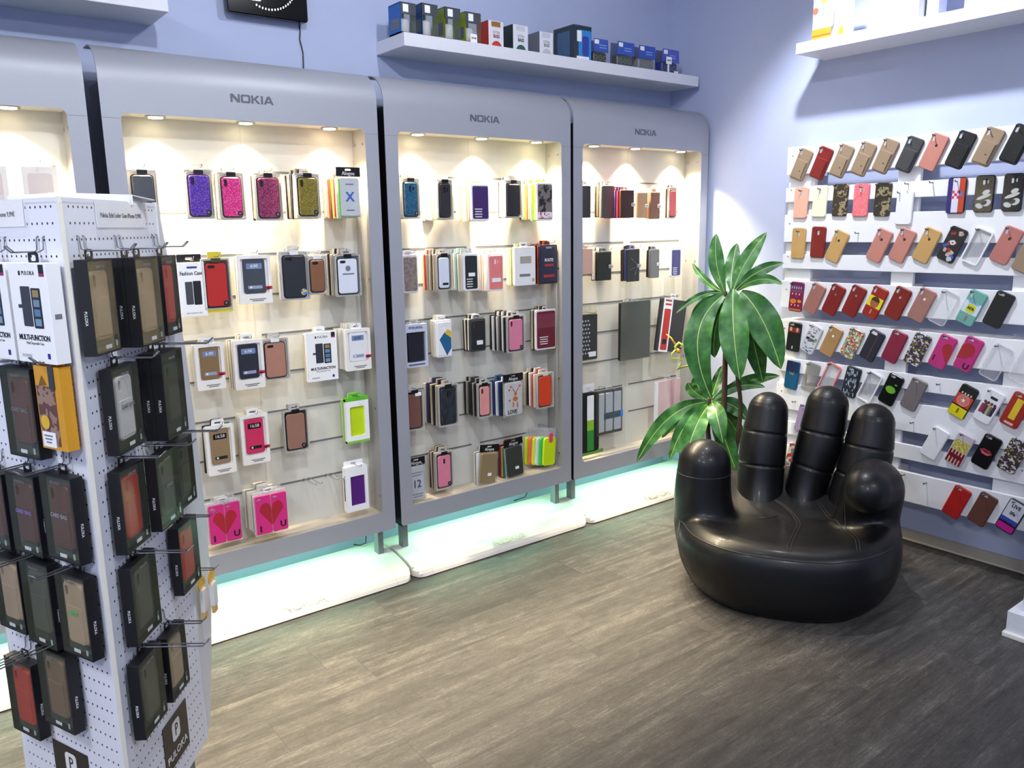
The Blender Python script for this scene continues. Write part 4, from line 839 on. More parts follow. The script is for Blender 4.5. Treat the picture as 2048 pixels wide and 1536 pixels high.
T3 = ((GOLD, 'centre', 'gold case, left end of the third pallet row', None, None), (RED, 'centre', 'red case in the third pallet row', None, None), (GOLD, 'corner', 'gold tilted case right of the red one, third row', LOGO, None), (PINK, 'corner', 'salmon case left of its twin, third row', LOGO, None), (PINK, 'corner', 'salmon case right of its twin, third row', LOGO, None), (GOLD, 'corner', 'gold tilted case left of the black patchwork one', LOGO, None), (mat((20, 22, 30), .3), 'none', 'black case covered in small grey and blue pictures', None, tools), (WHITE, 'frame', 'white bumper case with a clear back, third row', None, None), (mat((184, 116, 108), .4), 'corner', 'dusty pink case near the right end of the third row', LOGO, None), (TAN, 'corner', 'tan case cut by the right edge of the picture, third row', None, None))
for i, (m, k_, lab, lg, ex) in enumerate(T3): pcase('r3', i, lab, m, k_, None, ex, logo=lg)
def xmas(p, w, h):
    R_(p, 'purple_head', w*.9, h*.22, 0, h*.36, (92, 38, 92)); R_(p, 'grey_band', w*.92, h*.07, 0, h*.2, (110, 80, 104))
    for q in range(5): R_(p, 'white_tick', .005, .014, -w*.34+w*.17*q, h*.31, (206, 180, 190), .0004)
    for a in range(3):
        R_(p, 'pink_tick', .006, .009, -w*.26+w*.26*a, h*.10, (240, 170, 180), .0004); R_(p, 'pink_tick', .006, .009, -w*.26+w*.26*a, -h*.28, (240, 170, 180), .0004)
    P_(p, 'orange_figure', disc(.018, -.012, -.022, 12, .012), (206, 120, 40), .0004); P_(p, 'orange_figure', disc(.012, .022, -.02, 10, .008), (216, 130, 50), .0004); P_(p, 'purple_figure', disc(.013, .006, .0, 10, .008), (110, 40, 110), .0004); R_(p, 'gold_foot', w*.9, h*.06, 0, -h*.43, (180, 110, 70))
def spain(p, w, h):
    R_(p, 'yellow_band', w*.93, h*.34, 0, .002, (226, 214, 20)); P_(p, 'face', disc(.021, 0, 0, 14, .026), (166, 92, 60), .0005); P_(p, 'hair', tuple((.021*math.cos(PI*k/8), .006+.022*math.sin(PI*k/8)) for k in range(9)), (70, 46, 30), .001); R_(p, 'cup', .008, .022, .0, -h*.30, (190, 130, 110), .0004)
def argent(p, w, h):
    R_(p, 'white_band', w*.93, h*.34, 0, .0, (210, 222, 238)); R_(p, 'blue_strip', w*.6, .008, .002, .022, (130, 170, 230), .0004); R_(p, 'yellow_badge', .036, .036, 0, -.002, (206, 210, 50), .0008, .006)
    text(p, 'AFA', .018, (0, -.002, Z+.0015), INK, .9, .03); R_(p, 'cup', .008, .024, .0, -h*.32, (150, 110, 100), .0004)
T4 = ((mat((128, 26, 60), .4), 'none', 'purple and magenta knit-pattern case, left end of its row', None, xmas, -4), (ROSE, 'corner', 'rose gold case right of the knit-pattern one', mat((150, 110, 104), .3), None, None), (RED, 'corner', 'first red case with a silver logo, fourth row', CHROME, None, None), (RED, 'corner', 'red case left of the yellow-banded one', CHROME, None, None), (mat((150, 30, 20), .4), 'corner', 'red case with a yellow band and a round face', None, spain, None), (mat((126, 24, 18), .4), 'corner', 'red case right of the yellow-banded one', CHROME, None, None), (mat((166, 118, 108), .35, .15), 'corner', 'rose case with a white logo, left of the clear sleeve', WHITE, None, None), (None, 'clear', '', None, None, None), (mat((108, 170, 160), .4), 'corner', 'turquoise case with a yellow AFA badge', None, argent, None), (BLK, 'wide', 'plain black case at the right end of the fourth row', None, None, None))
def clearcase(row, i, label, tilt=-23):
    p = thing('clear_phone_case', label, 'phone case', (XP-.0015, PC[row][i][0], PC[row][i][1]), YD, None, tilt)
    put('case_back', plate(CW, CH, .012, .001, .001), film('clear_case', (240, 240, 244), .14, .1), p); put('case_rim', plate(CW+.002, CH+.002, .013, .008, .001, 0, ((0, 0, CW-.003, CH-.003, .011),)), film('clear_rim', (236, 238, 240), .35, .1), p)
    a = math.radians(tilt); hx, hy = -CW/2+.012, CH/2-.012; peg(PC[row][i][0]-(hx*math.cos(a)-hy*math.sin(a)), PC[row][i][1]+hx*math.sin(a)+hy*math.cos(a))
for i, (m, k_, lab, lg, ex, tl) in enumerate(T4):
    if m: pcase('r4', i, lab, m, k_, tl, ex, logo=lg)
clearcase('r4', 7, 'frosted clear case left of the turquoise one')
def foxy(p, w, h):
    R_(p, 'red_band', w*.9, h*.17, 0, h*.24, (130, 46, 36)); R_(p, 'white_mark', .006, .016, 0, -h*.36, (200, 200, 200))
    for s in (-1, 1): P_(p, 'skin_print', disc(.007, s*.018, h*.26, 8, .012), (206, 170, 150), .0004)
def music(p, w, h):
    random.seed(9)
    for q in range(26): R_(p, 'grey_scribble', random.uniform(.006, .02), .004, random.uniform(-w*.36, w*.36), random.uniform(-h*.45, h*.45), random.choice(((90, 92, 100), (150, 150, 156), (70, 76, 110))), .00002*q, .001, random.uniform(-.6, .6))
    text(p, 'MUSIC', .019, (-.002, -.004, Z+.001), INK, .9, .03); text(p, 'THE', .014, (.0, .016, Z+.001), INK, .9, .02); put('green_leaf', poly(disc(.006, 0, 0, 8, .010), .0004), rgb(90, 170, 40), p, (w*.34, .006, Z+.001))
def stripe(p, w, h): R_(p, 'red_stripe', .0018, h-.01, .006, 0, (170, 30, 40)); R_(p, 'apple_gap', .03, .014, -.014, h*.40, (226, 228, 232), 0, .006)
def heartL(p, w, h):
    P_(p, 'half_heart', [(w*.5, -h*.30), (w*.5, .02)]+[(w*.19+w*.29*math.cos(a), h*.12+h*.18*math.sin(a)) for a in [PI*k/12 for k in range(13)]]+[(-w*.04, h*.02)], (166, 34, 46)); text(p, 'I', .034, (-w*.3, -h*.26, Z+.0006), INK, 1.1, .03)
def heartR(p, w, h):
    P_(p, 'half_heart', [(-w*.5, -h*.22), (.0, -h*.14), (w*.26, h*.0)]+[(-w*.10+w*.38*math.cos(a), h*.10+h*.20*math.sin(a)) for a in [PI*k/12 for k in range(10)]]+[(-w*.5, h*.2)], (166, 34, 46)); text(p, 'U', .034, (w*.18, -h*.36, Z+.0006), INK, 1.1, .03)
ghost = pattern('dark_figures', 'voronoi', ((50, 48, 52), (84, 40, 84), (50, 48, 52), (140, 140, 60), (206, 204, 206), (60, 54, 62)), 150)
T5 = ((BLK, 'wide', 'black case with a dark red band of faces, left end of its row', None, foxy, -5), (mat((206, 208, 216), .35), 'none', 'white scribbled case lettered THE MUSIC', None, music, None), (mat((172, 134, 90), .35, .1), 'corner', 'gold case with a white logo, fifth row', WHITE, None, None), (pattern('stickers', 'voronoi', ((196, 90, 70), (230, 220, 200), (90, 110, 130), (210, 150, 90), (120, 190, 130), (150, 60, 80)), 160), 'none', 'case covered in tiny multicoloured stickers', None, None, None), (mat((30, 34, 50), .5), 'none', 'navy case with a thin red stripe down its length', None, stripe, None), (mat((132, 22, 58), .45), 'wide', 'magenta case in the fifth pallet row', None, None, None), (ghost, 'wide', 'black case with small purple and olive figures, fifth row', None, None, None), (mat((188, 42, 122), .4), 'wide', 'pink case with half a red heart and the letter I', None, heartL, None), (mat((188, 42, 122), .4), 'wide', 'pink case with half a red heart and the letter U', None, heartR, None))
for i, (m, k_, lab, lg, ex, tl) in enumerate(T5): pcase('r5', i, lab, m, k_, tl, ex, logo=lg)
clearcase('r5', 9, 'whole clear case hanging right of the letter U case'); clearcase('r5', 10, 'clear case cut by the right edge of the picture, fifth row')
def blue_top(p, w, h): R_(p, 'navy_head', w*.92, h*.38, 0, h*.28, (24, 40, 84), 0, .008); P_(p, 'grey_mark', ((-.014, .02), (-.006, .008), (0, .014), (.006, .008), (.014, .02), (.012, .0), (-.012, .0)), (120, 120, 110), .0005)
def rain(p, w, h):
    random.seed(3)
    for q in range(34): R_(p, 'pale_tick', .004, random.uniform(.008, .02), random.uniform(-w*.38, w*.38), random.uniform(-h*.45, h*.36), (176, 190, 214), 0, .0015, .2)
def greenoval(p, w, h): P_(p, 'green_oval', disc(.024, 0, 0, 18, .017), (110, 176, 50)); P_(p, 'green_leaf', disc(.007, .014, .03, 8, .004), (90, 150, 60))
def germ(p, w, h):
    R_(p, 'red_band', w*.93, h*.34, 0, .005, (206, 60, 30)); R_(p, 'yellow_band', w*.93, h*.30, 0, -h*.33, (222, 206, 20), .0004)
    for r_ in (.026, .020, .014): put('white_ring', solid(disc(r_, n=20), [disc(r_-.002, n=20)], .0004), mat((236, 200, 190), .4), p, (0, .006, Z+.0008))
    put('eagle_mark', poly(tuple((( .010 if k % 2 else .006)*math.cos(2*PI*k/10), (.010 if k % 2 else .006)*math.sin(2*PI*k/10)) for k in range(10)), .0004), SIGNW, p, (0, .006, Z+.001))
    for q in range(4): R_(p, 'star', .006, .008, -w*.26+w*.175*q, h*.25, (222, 222, 226), .0004)
    R_(p, 'cup', .008, .022, 0, -h*.30, (120, 110, 20), .001)
def people(p, w, h):
    for q, c in enumerate(((150, 60, 80), (130, 40, 80), (60, 56, 70), (196, 160, 110), (90, 110, 100), (50, 30, 70))): R_(p, 'figure_print', .012, .05 if q % 2 else .042, -.022+.009*q, -.016+(.006 if q % 2 else 0), c, .00004*q, .004)
    for q in range(4): P_(p, 'head_print', disc(.006, -.02+.0135*q, .016, 8, .007), (90, 60, 50), .0006)
    R_(p, 'black_mark', .03, .012, .004, h*.28, (40, 40, 46), 0, .004)
def bar1(p, w, h): R_(p, 'yellow_bar', .026, h*.62, 0, .004, (226, 196, 50), 0, .003); R_(p, 'pale_mark', .036, .01, 0, -h*.41, (230, 190, 180), 0, .002)
clr = film('smoke_case', (150, 148, 140), .45, .1)
T6 = ((mat((16, 88, 128), .35), 'wide', 'teal case with a navy top, left end of the sixth row', None, blue_top, -6), (clr, 'none', 'smoky clear case right of the teal one', None, None, -14), (mat((232, 140, 136), .4), 'frame', 'pink bumper case partly behind the tallest finger', None, None, None), (mat((32, 34, 46), .4), 'wide', 'dark case with pale dashes behind the tallest finger', None, rain, -12), (WHITE, 'frame', 'white bumper case just above the chair fingers', None, None, None), (mat((14, 15, 16), .3), 'wide', 'black case with a green oval above the index finger', None, greenoval, None), (pattern('grey_lace', 'wave', ((120, 112, 112), (96, 88, 88), (150, 142, 144), (108, 100, 100)), 22, .4), 'wide', 'grey lace-patterned case in the sixth row', None, None, None), (mat((18, 18, 20), .35), 'none', 'black, red and yellow case with white rings', None, germ, None), (mat((234, 234, 240), .35), 'none', 'white case with a printed group of figures', None, people, None), (mat((160, 36, 24), .4), 'wide', 'red case with a tall yellow bar, right edge', None, bar1, None))
for i, (m, k_, lab, lg, ex, tl) in enumerate(T6): pcase('r6', i, lab, m, k_, tl, ex, logo=lg)
def popcorn(p, w, h):
    R_(p, 'popcorn', w*.86, h*.36, 0, h*.10, pattern('popcorn', 'voronoi', ((200, 190, 90), (176, 164, 70), (220, 210, 130)), 150), 0, .01); R_(p, 'tub', w*.93, h*.44, 0, -h*.27, (222, 206, 196), .0003)
    for q in range(5): R_(p, 'red_stripe', .0085, h*.42, -w*.38+w*.19*q, -h*.27, (130, 24, 30), .0007)
    R_(p, 'word_band', w*.8, .018, 0, -h*.24, (120, 30, 36), .0011)
def lips(p, w, h): P_(p, 'upper_lip', ((-.026, .0), (-.01, .012), (0, .008), (.01, .012), (.026, .0), (0, .002)), (150, 50, 66)); P_(p, 'lower_lip', ((-.026, 0), (0, -.004), (.026, 0), (.012, -.014), (-.012, -.014)), (200, 90, 104))
lace = pattern('lilac_lace', 'wave', ((176, 150, 190), (150, 120, 170), (196, 176, 206)), 30, .4)
pcase('r7', 0, 'lilac lace case glimpsed between the two tall fingers', lace, 'wide', -12)
pcase('r7', 1, 'plain white case hanging low above the bottom boards', WHITE, 'none'); pcase('r7', 2, 'popcorn tub case with red stripes', mat((206, 192, 206), .4), 'wide', None, popcorn); pcase('r7', 3, 'black case with red lips', mat((18, 14, 18), .3), 'wide', None, lips); pcase('r7', 4, 'black case with small purple and olive figures, seventh row', ghost, 'wide')
def live(p, w, h):
    R_(p, 'white_top', w*.9, h*.60, 0, h*.17, (214, 216, 228), 0, .006); R_(p, 'blue_blend', w*.9, h*.14, 0, -h*.14, (60, 70, 170), .0004); R_(p, 'magenta_foot', w*.9, h*.2, 0, -h*.36, (190, 30, 140), .0002, .006)
    text(p, 'LIVE', .022, (0, h*.32, Z+.0008), INK, .9, .02); text(p, 'life', .022, (0, h*.10, Z+.0008), INK, .9, .02); text(p, 'COLOR', .014, (0, -h*.22, Z+.0012), INK, .9, .02)
pcase('r8', 0, 'pale printed case glimpsed low between the fingers', pattern('pale_print', 'voronoi', ((214, 206, 190), (190, 60, 60), (220, 214, 200), (120, 130, 120)), 60), 'wide', -12)
pcase('r8', 1, 'red card-pocket case on the lowest board', mat((176, 26, 24), .5, bump=.2), 'wide'); pcase('r8', 2, 'brown leather case on the lowest board', mat((96, 56, 44), .6, bump=.2), 'wide'); pcase('r8', 3, 'white and magenta case lettered LIVE on the lowest board', INK, 'wide', None, live)
for (y, z) in ((2.02, 1.45), (1.805, 1.66), (1.70, 1.66), (1.60, .80), (1.70, .61), (1.72, .36), (1.62, .345), (2.30, .61)): peg(y, z)

# ================================================================== COUNTER
ct = root('counter', 'corner of a white counter with a plinth at the lower right', 'counter', (3.35, .6, 0)); CM = mat((214, 218, 236), .4, var=.02)
put('side_panel', box(3.125, 3.66, .1, 1.035, .1, .93, .002), CM, ct, (-3.35, -.6, 0)); put('plinth', box(3.09, 3.69, .1, 1.07, .018, .1, .003), mat((222, 224, 232), .4, var=.06), ct, (-3.35, -.6, 0)); put('plinth_trim', box(3.078, 3.70, .1, 1.078, 0, .02, .004), mat((232, 230, 222), .4), ct, (-3.35, -.6, 0)); put('worktop', box(3.105, 3.68, .1, 1.05, .93, .96, .003), CM, ct, (-3.35, -.6, 0))

# ================================================================== HAND CHAIR
def apply_mods(o):
    dg = bpy.context.evaluated_depsgraph_get(); me = bpy.data.meshes.new_from_object(o.evaluated_get(dg)); return me
def catmull(pts, n=6):
    P = [Vector(p) for p in pts]; P = [P[0]*2-P[1]]+P+[P[-1]*2-P[-2]]; out = []
    for i in range(1, len(P)-2):
        for k in range(n):
            t = k/n; a, b, c, d = P[i-1:i+3]
            out.append(.5*((2*b)+(c-a)*t+(2*a-5*b+4*c-d)*t*t+(3*b-a-3*c+d)*t**3))
    out.append(P[-2]); return out
def finger(pts, rads, n=8, seg=28, creases=(), sq=1.0):
    """tapered finger with a rounded tip and stitched creases (fractions of its length)"""
    path = catmull([(p[0], p[1], p[2]) for p in pts], n)
    rp = [v.x for v in catmull([(r, 0, 0) for r in rads], n)]
    tip = path[-1]; d = (path[-1]-path[-2]).normalized(); r0 = rp[-1]
    for k in range(1, 8):
        a = PI/2*k/7.02; path.append(tip+d*r0*math.sin(a)); rp.append(max(.004, r0*math.cos(a)))
    # resample finely for creases
    L = [0]
    for i in range(1, len(path)): L.append(L[-1]+(path[i]-path[i-1]).length)
    tot = L[-1]; fp, fr = [], []
    m = 130
    for k in range(m+1):
        s = tot*(1-(1-k/m)**1.25) if k < m else tot
        i = max(j for j in range(len(L)) if L[j] <= s+1e-9); i = min(i, len(path)-2)
        u = (s-L[i])/max(1e-9, L[i+1]-L[i]); r = rp[i]*(1-u)+rp[i+1]*u
        for c in creases: r *= 1-.045*math.exp(-((s/tot-c)/.009)**2)
        fp.append(path[i].lerp(path[i+1], u)); fr.append(r)
    return tube(fp, fr, seg, True, sq)
LEATHER = mat((8, 8, 11), .4, 0, .12, 420, bump=.12, coat=.1, spec=.4)
STITCH = mat((36, 36, 40), .5)
CH_AZ = math.radians(57)
chair = root('hand_chair', 'black leather chair shaped like an open hand beside the potted plant', 'chair', (2.92, 1.87, 0), -CH_AZ)
v, f = [], []; NS = 56
sec = [(0.0, .32, .385), (.01, .355, .412), (.05, .402, .435), (.11, .434, .452), (.18, .45, .46), (.235, .442, .458), (.268, .415, .446), (.288, .38, .418), (.293, .345, .37), (.284, .29, .31), (.272, .2, .2), (.268, .06, .06)]
for (z, rx, ry) in sec:
    for k in range(NS):
        a = 2*PI*k/NS; c, s = math.cos(a), math.sin(a); e = 2/2.5
        x = rx*math.copysign(abs(c)**e, c); y = ry*math.copysign(abs(s)**e, s)
        zz = z
        if z > .2: zz = z+.10*max(0, y/.45)+.05*(max(0, x-.12)/.3)**1.5*(1 if y < .2 else .4)
        v.append((x-.015, y-.02+.02*(z/.3), zz))
for i in range(len(sec)-1):
    for k in range(NS):
        k2 = (k+1) % NS; f.append((i*NS+k, i*NS+k2, (i+1)*NS+k2, (i+1)*NS+k))
f.append(tuple(range(NS-1, -1, -1))); f.append(tuple(range((len(sec)-1)*NS, len(sec)*NS)))
def join(v, f, w_, g):
    n = len(v); v += [tuple(p) for p in w_]; f += [tuple(i+n for i in q) for q in g]
pv, pf = finger([(-.255, -.06, .025), (-.325, -.06, .16), (-.358, -.055, .33), (-.357, -.05, .49)], [.10, .138, .124, .112], seg=24)
join(v, f, pv, pf)
tv, tf = finger([(.24, -.03, .02), (.285, -.03, .16), (.30, -.02, .33), (.308, -.075, .458), (.275, -.20, .482)], [.10, .134, .122, .116, .09], seg=24)
join(v, f, tv, tf)
tmp = bpy.data.objects.new('tmp', finish('tmp', v, f)); COL.objects.link(tmp)
md = tmp.modifiers.new('r', 'REMESH'); md.mode = 'VOXEL'; md.voxel_size = .011; md.use_smooth_shade = True
md = tmp.modifiers.new('s', 'SMOOTH'); md.factor = .5; md.iterations = 10
bm_ = apply_mods(tmp); bpy.data.objects.remove(tmp)
bm_.materials.clear(); bm_.materials.append(None); bm_.polygons.foreach_set('use_smooth', [True]*len(bm_.polygons))
body = put('seat_body', bm_, LEATHER, chair)
from mathutils.bvhtree import BVHTree
bvh = BVHTree.FromPolygons([q.co for q in bm_.vertices], [tuple(p.vertices) for p in bm_.polygons])
def fing(name, pts, rads, creases, sq=1):
    v, f = finger(pts, rads, 8, 30, creases, sq); return put(name, finish('finger', v, f, True), LEATHER, chair)
fing('finger', [(-.135, .17, .20), (-.135, .225, .34), (-.128, .26, .52), (-.115, .285, .665)], [.105, .102, .102, .088], (.42, .68))
fing('finger', [(.055, .19, .19), (.065, .245, .34), (.11, .28, .53), (.135, .305, .70)], [.09, .088, .098, .09], (.40, .66))
fing('finger', [(.235, .15, .20), (.255, .19, .34), (.30, .215, .50), (.318, .235, .645)], [.09, .095, .104, .09], (.40, .66))
# piping and stitching laid on the body
def drop(x, y):
    h = bvh.ray_cast(Vector((x, y, .395)), Vector((0, 0, -1))); return (h[0]+Vector((0, 0, .0014))) if h[0] else None
def onside(a, z, push=.001):
    o = Vector((-.015, -.02, z)); d = Vector((math.cos(a), math.sin(a), 0))
    h = bvh.ray_cast(o+d*1.2, -d); return h[0]+d*push
def seam(pts, r=.0022): put('stitched_seam', tubem([p for p in pts if p], r, 6), STITCH, chair)
seam([onside(math.radians(a), .262+.03*max(0, (a-292)/45)) for a in range(196, 338, 4)], .0026)
seam([onside(math.radians(197+t*22), .262-t*.22) for t in [k/10 for k in range(11)]], .002)
for dx in (0, .012):
    seam([drop(*p) for p in [(q.x+dx, q.y) for q in catmull([(-.10, .16, 0), (-.01, .06, 0), (.03, -.06, 0), (.015, -.20, 0), (.0, -.34, 0), (-.005, -.42, 0)], 6)]], .0015)
    seam([drop(*p) for p in [(q.x+dx, q.y) for q in catmull([(.11, .14, 0), (.15, .02, 0), (.20, -.12, 0), (.235, -.26, 0), (.24, -.37, 0)], 6)]], .0015)
seam([onside(math.radians(a), .52-.0*a, .001) for a in ()] or [drop(-.05, .0), drop(-.09, -.03), drop(-.13, -.05)], .0015)
for (cx_, cy_, z_, r_) in ((-.357, -.05, .46, .112),):
    ring = []
    for k in range(25):
        a = 2*PI*k/24; d = Vector((math.cos(a), math.sin(a), 0)); h = bvh.ray_cast(Vector((cx_, cy_, z_))+d*.4, -d); ring.append(h[0]+d*.0006 if h[0] else None)
    seam(ring, .0018)

# ================================================================== POTTED PLANT
LEAVES=[[[3.334,2.565,1.163],[3.295,2.617,1.309],[3.319,2.618,1.455],0.058],[[3.358,2.533,1.172],[3.401,2.525,1.307],[3.496,2.449,1.458],0.06],[[3.353,2.54,1.168],[3.411,2.595,1.286],[3.46,2.597,1.405],0.056],[[3.363,2.525,1.177],[3.42,2.449,1.289],[3.499,2.345,1.309],0.042],[[3.369,2.518,1.173],[3.391,2.406,1.273],[3.447,2.313,1.21],0.037],[[3.38,2.503,1.168],[3.406,2.385,1.089],[3.455,2.304,0.792],0.121],[[3.358,2.533,1.182],[3.258,2.466,1.011],[3.282,2.417,0.746],0.109],[[3.38,2.503,1.159],[3.466,2.488,0.953],[3.52,2.45,0.694],0.085],[[3.336,2.562,1.158],[3.087,2.661,1.009],[3.228,2.539,0.629],0.101],[[3.331,2.569,1.158],[3.291,2.689,1.096],[3.289,2.724,0.893],0.077],[[3.328,2.573,1.163],[3.235,2.647,1.179],[3.154,2.721,1.064],0.024],[[3.325,2.576,1.167],[3.314,2.675,1.201],[3.296,2.748,1.307],0.027],[[3.345,2.551,1.158],[3.358,2.666,0.985],[3.388,2.659,0.815],0.073],[[3.299,2.611,0.598],[3.124,2.744,0.606],[3.018,2.853,0.276],0.065],[[3.297,2.615,0.597],[3.241,2.755,0.557],[3.185,2.83,0.382],0.048],[[3.297,2.615,0.592],[3.146,2.648,0.55],[3.09,2.69,0.309],0.058],[[3.3,2.611,0.588],[3.139,2.592,0.512],[3.114,2.624,0.246],0.085],[[3.299,2.611,0.593],[3.298,2.662,0.503],[3.306,2.702,0.371],0.056],[[3.305,2.603,0.598],[3.225,2.51,0.591],[3.232,2.467,0.422],0.073],[[3.313,2.592,0.604],[3.397,2.514,0.604],[3.412,2.46,0.511],0.065],[[3.311,2.596,0.593],[3.436,2.562,0.489],[3.451,2.508,0.364],0.069],[[3.308,2.599,0.588],[3.315,2.539,0.453],[3.352,2.457,0.222],0.077],[[3.294,2.619,0.602],[3.278,2.689,0.674],[3.288,2.693,0.727],0.056],[[3.296,2.615,0.607],[3.232,2.7,0.658],[3.235,2.697,0.698],0.048],[[3.302,2.607,0.608],[3.38,2.636,0.688],[3.412,2.628,0.774],0.037],[[3.308,2.6,0.608],[3.411,2.529,0.719],[3.462,2.394,0.687],0.04],[[3.313,2.592,0.609],[3.468,2.537,0.721],[3.602,2.408,0.726],0.048]]
plant = root('potted_plant', 'tall leafy corn plant with two rosettes in a terracotta pot', 'plant', (3.36, 2.53, 0)); PO = Vector((3.36, 2.53, 0))
def lathe(prof, n=28):
    v, f = [], []
    for (r, z) in prof:
        for k in range(n): v.append((r*math.cos(2*PI*k/n), r*math.sin(2*PI*k/n), z))
    for i in range(len(prof)-1):
        for k in range(n): f.append((i*n+k, i*n+(k+1) % n, (i+1)*n+(k+1) % n, (i+1)*n+k))
    f.append(tuple(range(n-1, -1, -1))); return finish('lathe', v, f, True)
put('pot', lathe([(.085, 0), (.09, .005), (.118, .2), (.13, .205), (.132, .24), (.124, .242), (.118, .23), (.116, .21), (0.001, .21)]), mat((156, 84, 58), .7, var=.12), plant)
put('soil', lathe([(.117, .19), (.118, .218), (.06, .225), (.001, .226)]), mat((46, 36, 28), .9, var=.3, scale=120), plant)
BARK = mat((66, 48, 36), .8, var=.25, scale=60, bump=.5)
for pts, rr_ in (([(3.365, 2.525, .2), (3.345, 2.55, .5), (3.342, 2.556, .86), (3.335, 2.564, 1.12), (3.338, 2.562, 1.17)], [.017, .015, .013, .012, .008]), ([(3.375, 2.51, .2), (3.392, 2.487, .55), (3.378, 2.506, .75), (3.362, 2.53, .95), (3.345, 2.555, 1.14)], [.012, .011, .010, .009, .006]), ([(3.345, 2.55, .2), (3.30, 2.61, .40), (3.297, 2.615, .59), (3.30, 2.612, .62)], [.014, .013, .012, .008])):
    put('cane', tubem([Vector(p)-PO for p in catmull(pts, 5)], [q.x for q in catmull([(r, 0, 0) for r in rr_], 5)], 10), BARK, plant)
def leaf_material():
    m = bpy.data.materials.new('leaf_green'); m.use_nodes = True; nt = m.node_tree; b = nt.nodes['Principled BSDF']; L = nt.links.new
    tc = nt.nodes.new('ShaderNodeTexCoord'); nz = nt.nodes.new('ShaderNodeTexNoise'); nz.inputs['Scale'].default_value = 26; nz.inputs['Detail'].default_value = 4; oi = nt.nodes.new('ShaderNodeObjectInfo')
    L(tc.outputs['Object'], nz.inputs['Vector'])
    ad = nt.nodes.new('ShaderNodeMath'); ad.operation = 'MULTIPLY_ADD'; ad.inputs[1].default_value = .22; L(oi.outputs['Random'], ad.inputs[0]); L(nz.outputs['Fac'], ad.inputs[2])
    r = nt.nodes.new('ShaderNodeValToRGB'); el = r.color_ramp.elements
    for i, (p, c) in enumerate(((.36, (32, 76, 32)), (.62, (48, 104, 42)), (.82, (70, 124, 54)), (.97, (140, 174, 98)))):
        if i > 1: el.new(p)
        el[i].position = p; el[i].color = lin(c)+(1,)
    L(ad.outputs[0], r.inputs['Fac']); L(r.outputs['Color'], b.inputs['Base Color']); b.inputs['Roughness'].default_value = .36
    b.inputs['Subsurface Weight'].default_value = .0
    return m
LEAFM = leaf_material(); RIBM = mat((168, 190, 110), .45, var=.1)
def leaf(B, C, T, wd, idx):
    B, C, T = Vector(B), Vector(C), Vector(T); n = 18; v, f, mi = [], [], []
    side0 = None; rnd = random.Random(idx)
    ph = rnd.uniform(0, 6)
    outd = (T-B); outd.z = 0
    for i in range(n+1):
        t = i/n; p = (1-t)**2*B+2*t*(1-t)*C+t*t*T; d = (2*(1-t)*(C-B)+2*t*(T-C)).normalized()
        view = Vector((-.8, -.6, .18)); s = d.cross(view); s = s.normalized() if s.length > 1e-4 else Vector((.6, -.8, 0))
        if side0 is not None and s.dot(side0) < 0: s = -s
        side0 = s; nn = s.cross(d).normalized()
        if nn.dot(view) < 0: nn = -nn
        w_ = wd/2*(max(0.0, math.sin(PI*min(1, t*.95+.04)**1.12))**.8)+.0015
        if i == n: w_ = .0008
        wav = .17*wd*math.sin(ph+t*17); wav2 = .17*wd*math.sin(ph+2+t*19)
        rib = .008*wd+.0006
        for (k, lift) in ((-1, .18*w_+wav*(w_/wd)), (-.55, .10*w_), (-rib/max(w_, rib), -.0), (rib/max(w_, rib), -.0), (.55, .10*w_), (1, .18*w_+wav2*(w_/wd))):
            v.append(p+s*w_*k+nn*lift-PO)
    for i in range(n):
        for k in range(5):
            f.append((i*6+k, i*6+k+1, i*6+k+7, i*6+k+6)); mi.append(1 if k == 2 else 0)
    me = bpy.data.meshes.new('leaf'); me.from_pydata([tuple(q) for q in v], [], f); me.materials.append(LEAFM); me.materials.append(RIBM)
    me.polygons.foreach_set('material_index', mi); me.polygons.foreach_set('use_smooth', [True]*len(f))
    o = bpy.data.objects.new('leaf', me); COL.objects.link(o); o.parent = plant
    return o
for i, (b, c, t, w_) in enumerate(LEAVES): leaf(b, c, t, w_*(1.3 if i < 13 else 1.25), i)
sp = root('twisted_sprig', 'small yellow-green twisted sprig with an orange tip before the corner unit', 'sprig', (3.22, 2.72, .80)); SO = Vector((3.22, 2.72, .80))
GRN = mat((176, 190, 90), .5, var=.2)
put('stem', tubem([Vector(p)-SO for p in ((3.30, 2.64, .80), (3.242, 2.688, .793), (3.196, 2.748, .766), (3.205, 2.735, .79), (3.213, 2.726, .816), (3.178, 2.772, .825), (3.182, 2.766, .85), (3.195, 2.75, .875))], .005, 7), GRN, sp)
put('curl', tubem([Vector(p)-SO for p in ((3.195, 2.75, .86), (3.19, 2.756, .885), (3.20, 2.742, .905), (3.213, 2.727, .895), (3.206, 2.735, .88))], .006, 7), mat((196, 216, 80), .45), sp)
put('orange_tip', tubem([Vector(p)-SO for p in ((3.196, 2.748, .875), (3.2, 2.742, .862), (3.203, 2.738, .848))], [.004, .011, .003], 8), mat((224, 130, 30), .5), sp)
put('feeler', tubem([Vector(p)-SO for p in ((3.19, 2.756, .895), (3.176, 2.774, .93), (3.162, 2.794, .947))], [.005, .004, .002], 7), mat((226, 170, 40), .5), sp); put('feeler', tubem([Vector(p)-SO for p in ((3.21, 2.73, .895), (3.235, 2.7, .87), (3.25, 2.68, .85))], .0028, 6), GRN, sp)

